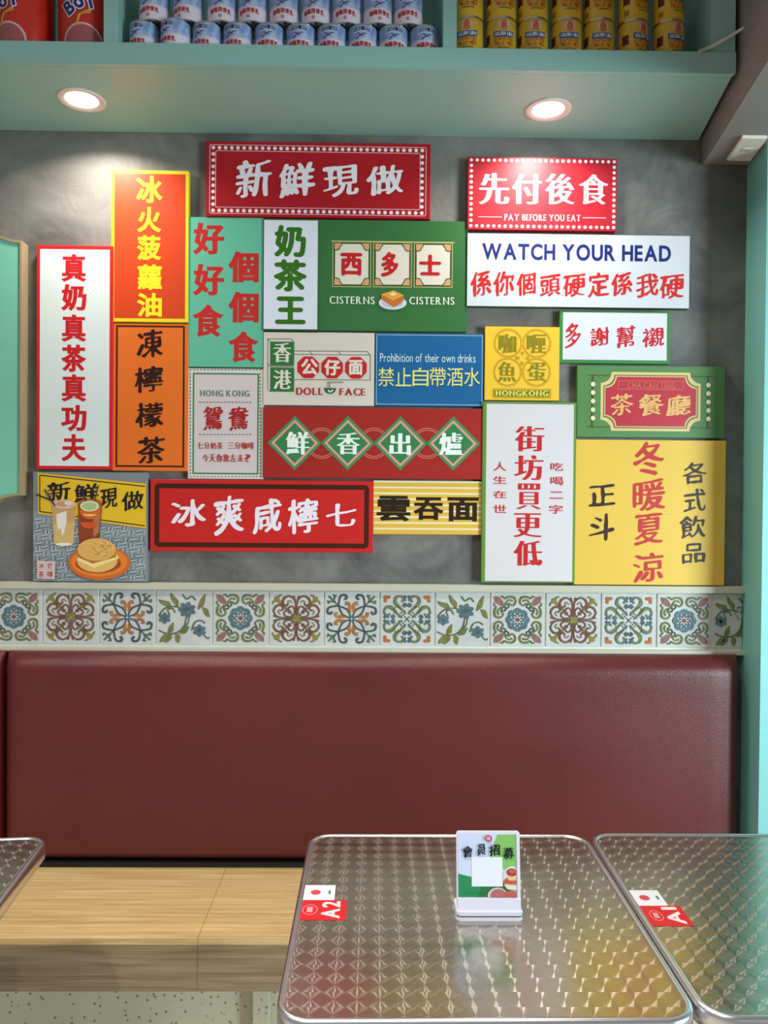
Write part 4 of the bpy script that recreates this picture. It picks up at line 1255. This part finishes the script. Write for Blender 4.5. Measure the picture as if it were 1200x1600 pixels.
for i in range(46):
    a_ = random.uniform(0, 6.28); r_ = random.uniform(0, .92) ** .6
    cx_, cy_ = 675 + 160 * r_ * math.cos(a_), 795 + 86 * r_ * math.sin(a_)
    cr.append(stroke([PP(cx_, cy_), PP(cx_ + random.uniform(14, 30), cy_ + random.uniform(-10, 10))], .0016, .0012, 1))
s.add('crust_marks', cr[::2], (240, 206, 134), .5, each=True); s.add('crust_marks', cr[1::2], (168, 108, 50), .5, each=True)
pl_('seal_stamp', [(118, 900), (292, 908), (286, 1078), (118, 1072)], (206, 196, 190))
s.add('seal_lines', [stroke([PP(*a), PP(*b)], .0008, .0008, 1) for a, b in (((122, 985), (288, 990)), ((204, 904), (204, 1074)), ((122, 904), (288, 912)), ((122, 1070), (286, 1074)), ((122, 904), (122, 1070)), ((288, 912), (286, 1074)))], (180, 74, 64), .5, each=True)
s.add('seal_lettering', text_polys('冰芒茶檸', [(PP(x0, 0).x, PP(x0, y1).y, PP(x1, 0).x, PP(x0, y0).y) for x0, y0, x1, y1 in ((136, 925, 192, 975), (218, 925, 272, 975), (136, 1000, 192, 1062), (216, 1000, 272, 1062))], 'sans'), (178, 84, 72), .5)

# ================================================================== BENCH
ybench = 1.842; yback = 2.186; zs = 0.45
sx = at(394, 1575, 2.0)
be = empty('bench_seat', (0, ybench, 0), 'long oak laminate bench seat with a shade-darkened wood-grain front, under the red backrest', 'bench')
xb1 = skx(cx0, yback) - 0.004
x_seam = [atz(348, 1369, zs).x, atz(330, 1400, zs).x]
bxe = min(at(1187, 1500, ybench).x, cx0 - 0.0)
xe = 1.03
BL = -2.4
zf = at(300, 1550, ybench).z
y1s = D - 0.002
seams = [BL, x_seam[0] - 1.2, x_seam[0], x_seam[0] + 1.2]
seams = [x for x in seams if x < xe] + [xe]
for i in range(len(seams) - 1):
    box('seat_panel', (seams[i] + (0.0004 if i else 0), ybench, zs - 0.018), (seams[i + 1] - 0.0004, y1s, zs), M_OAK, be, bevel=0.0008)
fs_ = [BL, at(308, 1510, ybench).x - 1.2, at(308, 1510, ybench).x, at(308, 1510, ybench).x + 1.2]
fs_ = [x for x in fs_ if x < xe] + [xe]
zm = at(200, 1526, ybench).z
for i in range(len(fs_) - 1):
    box('front_panel', (fs_[i] + 0.0003, ybench + 0.001, zm + 0.0003), (fs_[i + 1] - 0.0003, ybench + 0.019, zs - 0.018), M_OAK_SHADED, be, bevel=0.0006)
    box('front_panel', (fs_[i] + 0.0003, ybench + 0.001, zf), (fs_[i + 1] - 0.0003, ybench + 0.019, zm - 0.0003), M_OAK_SHADED, be, bevel=0.0006)
box('base_panel', (BL, 2.0, 0.001), (xe, 2.02, zs - 0.018), M_TERR, be, bevel=0)
xa, xb = at(394, 1575, 1.97).x, at(421, 1575, 1.97).x
box('base_post', (xa, 1.97, 0.001), (xb, 2.0, zs - 0.018), M_TERR, be, bevel=0.002)


# ------------------------------------------------------------------ backrest cushions
def cushion(x0, x1, z0, z1, yfront, yrear, label, r=0.055):
    root = empty('backrest_cushion', ((x0 + x1) / 2, D, z0), label, 'bench cushion', 'red leather backrests')
    def ts(a, b, m_):
        L = b - a; e = []
        for i in range(9): e.append(r * (1 - math.cos(math.pi / 2 * i / 8)))
        return [a + v for v in e] + [a + r + (L - 2 * r) * i / m_ for i in range(1, m_)] + [b - v for v in e[::-1]]
    X = ts(x0, x1, 40); Z = ts(z0, z1, 14)
    V = []; Fc = []; nx, nz = len(X), len(Z); T_ = yrear - yfront
    def prof(d): return 0.0 if d <= 0 else (1.0 if d >= r else math.sqrt(max(0, 1 - (1 - d / r) ** 2)))
    for j, z in enumerate(Z):
        for i, x in enumerate(X):
            dx = min(x - x0, x1 - x); dz = min(z - z0, z1 - z)
            h = prof(dx) * prof(dz)
            puff = 0.006 * noise.noise(Vector((x * 2.2, z * 3, 2)))
            V.append((x, yrear - T_ * (0.25 + 0.75 * h) - puff * h * 0.5, z))
    for j in range(nz - 1):
        for i in range(nx - 1): Fc.append((j * nx + i, j * nx + i + 1, (j + 1) * nx + i + 1, (j + 1) * nx + i))
    b0 = len(V)
    ring = [i for i in range(nx)] + [j * nx + nx - 1 for j in range(1, nz)] + [(nz - 1) * nx + i for i in range(nx - 2, -1, -1)] + [j * nx for j in range(nz - 2, 0, -1)]
    for k in ring: V.append((V[k][0], yrear, V[k][2]))
    for k in range(len(ring)):
        k2 = (k + 1) % len(ring); Fc.append((ring[k2], ring[k], b0 + k, b0 + k2))
    mk('leather_cover', V, Fc, M_LEATHER, root, True)
    box('backing_board', (x0 + .002, yrear, z0), (x1 - .002, D - .001, z1), M_BLACK, root, bevel=0)
    return root


zc0 = at(584, 1361.5, yback).z + 0.002; zc1 = at(584, 1021, 2.225).z
xl = at(4.5, 1200, yback + .02).x; xrc = at(1156.5, 1200, yback + .02).x
cushion(xl, xrc, zs + 0.014, zc1, yback, D - 0.012, 'wide oxblood red leather backrest cushion behind the two right tables')
cushion(xl - 1.1, xl - 0.006, zs + 0.014, zc1, yback, D - 0.012, 'neighbouring red leather backrest cushion, a sliver at the left edge')
pb_ = box('black_strip', (BL, yback + 0.012, zs + 0.0002), (xrc, D - 0.013, zs + 0.013), M_BLACK, be, bevel=0)  # black strip between the seat and the cushions

# ================================================================== TABLES
tz = TABLE_Z
pL = atz(467.5, 1383, tz).x; pR = atz(966, 1383, tz).x
yB = atz(700, 1301.5, tz).y; yF = atz(760, 1596, tz).y
W_, Dp = pR - pL, yB - yF


def rrl(w_, d_, r, n=10): return rrect(-w_ / 2, -d_ / 2, w_ / 2, d_ / 2, r, n)


def make_table():
    t = empty('dining_table', (0, 0, 0))
    rad = 0.052
    prof = [(0.003, -0.034), (0.0, -0.031), (0.0, -0.007), (0.0012, -0.0025), (0.0045, -0.0002), (0.008, 0.0), (0.0112, -0.001), (0.0125, -0.003)]
    V = []; Fc = []; n = None
    for ins, z in prof:
        L = rrl(W_ - 2 * ins, Dp - 2 * ins, rad - ins)
        n = len(L); V += [(p.x, p.y, tz + z) for p in L]
    for k in range(len(prof) - 1):
        for i in range(n):
            j = (i + 1) % n; Fc.append((k * n + i, k * n + j, (k + 1) * n + j, (k + 1) * n + i))
    o = mk('metal_rim', V, Fc, M_CHROME, t, True, world=False)
    L = rrl(W_ - 0.025, Dp - 0.025, rad - .0125)
    mk('tabletop', [(p.x, p.y, tz - 0.003) for p in L] + [(p.x, p.y, tz - 0.030) for p in L],
       [tuple(range(n)), tuple(range(2 * n - 1, n - 1, -1))] + [(i, n + i, n + (i + 1) % n, (i + 1) % n) for i in range(n)], M_STEEL, t, world=False)
    iron = mat('black_iron', (34, 34, 36), 0.45, 0.6)
    lathe('pedestal', [(0, 0.03), (0.045, 0.03), (0.03, 0.06), (0.03, tz - 0.07), (0.05, tz - 0.05), (0.12, tz - 0.04), (0.12, tz - 0.0305), (0, tz - 0.0305)], iron, t, n=24, world=False)
    for a in range(2):
        b = box('base_bar', (-0.24, -0.03, 0.0) if a == 0 else (-0.03, -0.24, 0.0), (0.24, 0.03, 0.03) if a == 0 else (0.03, 0.24, 0.03), iron, t, bevel=0.006, seg=2, world=False)
    return t


tb = make_table()
tb.location = ((pL + pR) / 2, (yB + yF) / 2, 0)
tag(tb, 'square steel-topped table tagged A2, in the middle, with the upright card holder on it', 'table', 'engine-turned steel tables')
t2 = copy_tree(tb); t2.location = ((pL + pR) / 2 + W_ + 0.0035, (yB + yF) / 2 + 0.006, 0)
tag(t2, 'square steel-topped table tagged A1, on the right', 'table', 'engine-turned steel tables')
t3 = copy_tree(tb)
pc = atz(72, 1308, tz)
t3.rotation_euler = (0, 0, math.radians(5.4))
ca, sa = math.cos(math.radians(5.4)), math.sin(math.radians(5.4))
offx, offy = W_ / 2, Dp / 2
t3.location = (pc.x - (offx * ca - offy * sa) + 0.008, pc.y - (offx * sa + offy * ca) + 0.012, 0)
tag(t3, 'square steel-topped table at the left edge, only its corner in view', 'table', 'engine-turned steel tables')


# ---- table tags
def flat(name, polys, z, m, parent, k):
    V, Fc = fill(polys)
    return mk(name, [(v[0], v[1], z + 0.00025 * k) for v in V], Fc, m, parent)


def sticker(x0, y0, x1, y1, num, label1, label2, qx0, qy0, qx1, qy1):
    z = tz - 0.003
    r = empty('table_number_sticker', ((x0 + x1) / 2, (y0 + y1) / 2, z), label1, 'sticker', 'red table number stickers')
    box('sticker_sheet', (x0, y0, z + 0.0002), (x1, y1, z + 0.0008), prt((204, 34, 40)), r, bevel=0)
    w_, h_ = x1 - x0, y1 - y0
    # characters read bottom to top: glyph up -> -x
    ps = line_polys(num, 0, 0, h_ * 0.86, w_ * 0.37, 'bold')
    ps = [Glyph([[Vector((x0 + w_ * 0.87 - p.y, y0 + h_ * 0.07 + p.x)) for p in q] for q in g]) for g in ps]
    flat('number', ps, z + 0.0008, prt((240, 214, 214)), r, 1)
    cx_, cy_ = x0 + w_ * .27, y0 + h_ * .5
    flat('logo_ring', [circ(cx_, cy_, w_ * .15, 32, h_ * .26), circ(cx_, cy_, w_ * .135, 32, h_ * .235)], z + 0.0008, prt((236, 150, 150)), r, 1)
    b_ = [(cx_ - w_ * .055 + i * w_ * .058, cy_ - h_ * .13, cx_ - w_ * .008 + i * w_ * .058, cy_ + h_ * .13) for i in range(2)]
    lg = text_polys('回田', b_, 'bold')
    flat('logo_mark', lg, z + 0.0008, prt((238, 200, 200)), r, 1)
    q = empty('payment_sticker', ((qx0 + qx1) / 2, (qy0 + qy1) / 2, z), label2, 'sticker', 'white payment stickers')
    box('sticker_sheet', (qx0, qy0, z + 0.0002), (qx1, qy1, z + 0.0007), prt((224, 224, 228)), q, bevel=0)
    qw, qh = qx1 - qx0, qy1 - qy0
    flat('red_mark', [circ(qx0 + qw * .38, (qy0 + qy1) / 2, qh * .17, 14)], z + 0.0007, prt((206, 70, 84)), q, 1)
    flat('small_lettering', text_polys('碼', [(qx0 + qw * .78, qy0 + qh * .38, qx0 + qw * .86, qy0 + qh * .62)], 'bold'), z + 0.0007, prt((90, 90, 100)), q, 1)


zt = tz - 0.003
a = atz(466, 1407, zt); b = atz(542, 1438, zt); c1_ = atz(473, 1383.5, zt); c2_ = atz(522.5, 1406, zt)
sticker(a.x, b.y, b.x - .002, a.y, 'A2', 'red sticker printed A2 at the left edge of the middle table', 'blank white sticker with a red mark behind the red A2 sticker', pL + 0.0115, a.y + .0008, c2_.x, c1_.y)
a = atz(1003, 1416, zt); b = atz(1088, 1447.3, zt); c1_ = atz(979.5, 1391.5, zt); c2_ = atz(1045.5, 1415, zt)
xl2 = pR + 0.0035 + 0.0115
sticker(xl2, b.y, b.x - .003, a.y, 'A1', 'red sticker printed A1 at the left edge of the right table', 'blank white sticker with a red mark behind the red A1 sticker', xl2, a.y + .0008, c2_.x - .002, c1_.y)

# ================================================================== CARD HOLDER
pbase = atz(762, 1440, zt)
ch = empty('card_holder', (pbase.x, pbase.y, zt), 'white plastic card holder with a green and white membership card, on the middle table', 'card holder')
wl = atz(711.5, 1430, zt).x; wr = atz(813.5, 1430, zt).x; yf0 = pbase.y
zb = zt + 0.0003
def slab(name, x0, x1, y0, y1, z0, z1, m, r=0.006):
    return prism(name, [(p.x, p.y) for p in rrect(x0, y0, x1, y1, r, 5)], z0, z1, m, ch, axis='z', bevel=0.001)
slab('base_plate', wl, wr, yf0, yf0 + 0.052, zb, zb + 0.007, M_WHITEP)
slab('base_gap_line', wl + .001, wr - .001, yf0 + .001, yf0 + 0.05, zb + 0.007, zb + 0.0095, M_BLACK)  # added black slab draws the dark gap between the base layers
slab('upper_base', wl, wr, yf0 + 0.0, yf0 + 0.052, zb + 0.0095, zb + 0.0165, M_WHITEP)
# leaning back plate
lean = math.radians(9)
hz = 0.150
def LP(u, v, off=0.0):   # u along x, v up the slope, off forward of the plate
    return Vector((u, yf0 + 0.012 + v * math.sin(lean) - off * math.cos(lean), zb + 0.0165 + v * math.cos(lean) + off * math.sin(lean) * 0))
def lean_prism(name, poly, o0, o1, m):
    V = [LP(p[0], p[1], o0) for p in poly] + [LP(p[0], p[1], o1) for p in poly]; n = len(poly)
    return mk(name, V, [tuple(range(n))[::-1], tuple(range(n, 2 * n))] + [(i, (i + 1) % n, n + (i + 1) % n, n + i) for i in range(n)], m, ch)
htop = atz(762, 1299, zt)
vt = (at(762, 1298.5, yf0 + 0.012 + 0.14 * math.sin(lean)).z - zb - 0.0165) / math.cos(lean)
wl2, wr2 = wl + .0015, wr - .0015
lean_prism('back_plate', rrect(wl2, 0, wr2, vt, 0.005, 5), -0.003, 0.0, M_WHITEP)
lean_prism('lower_lip', [(wl2 + .001, 0), (wr2 - .001, 0), (wr2 - .001, 0.02), (wl2 + .001, 0.02)], 0.0003, 0.007, M_WHITEP)
lean_prism('side_rail', [(wr2 - .006, .02), (wr2 - .001, .02), (wr2 - .001, vt - .004), (wr2 - .006, vt - .004)], 0.0003, 0.0022, M_WHITEP)
# card: photo pixel frame (690..840, 1280..1450) scale 8 -> unit card coords
cx0_, cx1_, cy0_, cy1_ = 205, 912, 175, 985
X0, X1 = wl2 + .003, wr2 - .0075; V1, V0 = vt - .0055, 0.0205
def CC(x, y): return Vector((X0 + (x - cx0_) / (cx1_ - cx0_) * (X1 - X0), V1 - (y - cy0_) / (cy1_ - cy0_) * (V1 - V0)))
kk = [0]
def card(name, polys, rgb, raw=False):
    kk[0] += 1
    V, Fc = fill(polys if raw else [[CC(*p) for p in P] for P in polys])
    return mk(name, [LP(v[0], v[1], 0.0004 + 0.00015 * kk[0]) for v in V], Fc, prt(rgb, .25), ch)
card('card_sheet', [[(205, 175), (912, 175), (912, 985), (205, 985)]], (196, 208, 236))
card('light_green_area', [[(685, 175), (912, 175), (912, 650), (730, 620), (560, 560)]], (128, 186, 100))
card('dark_green_area', [[(205, 685), (500, 760), (480, 985), (205, 985)]], (44, 134, 84))
card('deep_green_area', [[(500, 760), (760, 700), (912, 985), (450, 985)]], (36, 114, 66))
card('blank_square', [[(368, 465), (745, 465), (745, 848), (368, 848)]], (224, 228, 240))
def clipx(P, lim=911, low=984): return [(min(x, lim), min(y, low)) for x, y in P]
def el(cx, cy, rx, ry, n=26): return clipx([(cx + rx * math.cos(2 * math.pi * i / n), cy + ry * math.sin(2 * math.pi * i / n)) for i in range(n)])
card('plate_picture', [el(860, 740, 112, 158)], (208, 206, 214))
card('tomato_picture', [el(858, 665, 68, 52)], (166, 66, 54)); card('tomato_top', [el(862, 648, 42, 28)], (190, 96, 80))
card('toast_picture', [clipx([(755, 768), (800, 728), (911, 738), (911, 822), (760, 812)])], (190, 92, 70)); card('toast_top', [clipx([(790, 728), (905, 720), (911, 765), (830, 768)])], (226, 190, 130))
card('cream_picture', [clipx([(760, 825), (911, 832), (911, 885), (800, 880)])], (226, 214, 180))
card('dish_picture', [el(680, 965, 122, 108)], (200, 186, 190)); card('food_picture', [el(690, 960, 98, 84)], (168, 104, 100)); card('meat_picture', [el(840, 950, 82, 54)], (176, 94, 88))
card('logo', [[(578 + 42 * math.cos(2 * math.pi * i / 20), 220 + 42 * math.sin(2 * math.pi * i / 20)) for i in range(20)]], (188, 46, 70))
def cb2(b): p = CC(b[0], b[3]); q = CC(b[2], b[1]); return (p.x, p.y, q.x, q.y)
card('logo_mark', text_polys('回', [cb2((555, 197, 600, 243))], 'bold'), (232, 200, 210), True)
card('side_lettering', text_polys('港式', [cb2((497, 190, 513, 212)), cb2((497, 228, 513, 252))], 'light'), (90, 96, 110), True)
card('lettering', text_polys('會員招募', [cb2((255, 320, 385, 472)), cb2((432, 290, 545, 445)), cb2((580, 300, 718, 450)), cb2((755, 335, 890, 488))], 'brush', 9), (24, 26, 34), True)
card('small_lettering', text_polys('掃碼入會享優惠', [cb2((270 + i * 36, 922, 298 + i * 36, 940)) for i in range(7)], 'light') , (22, 80, 52), True)
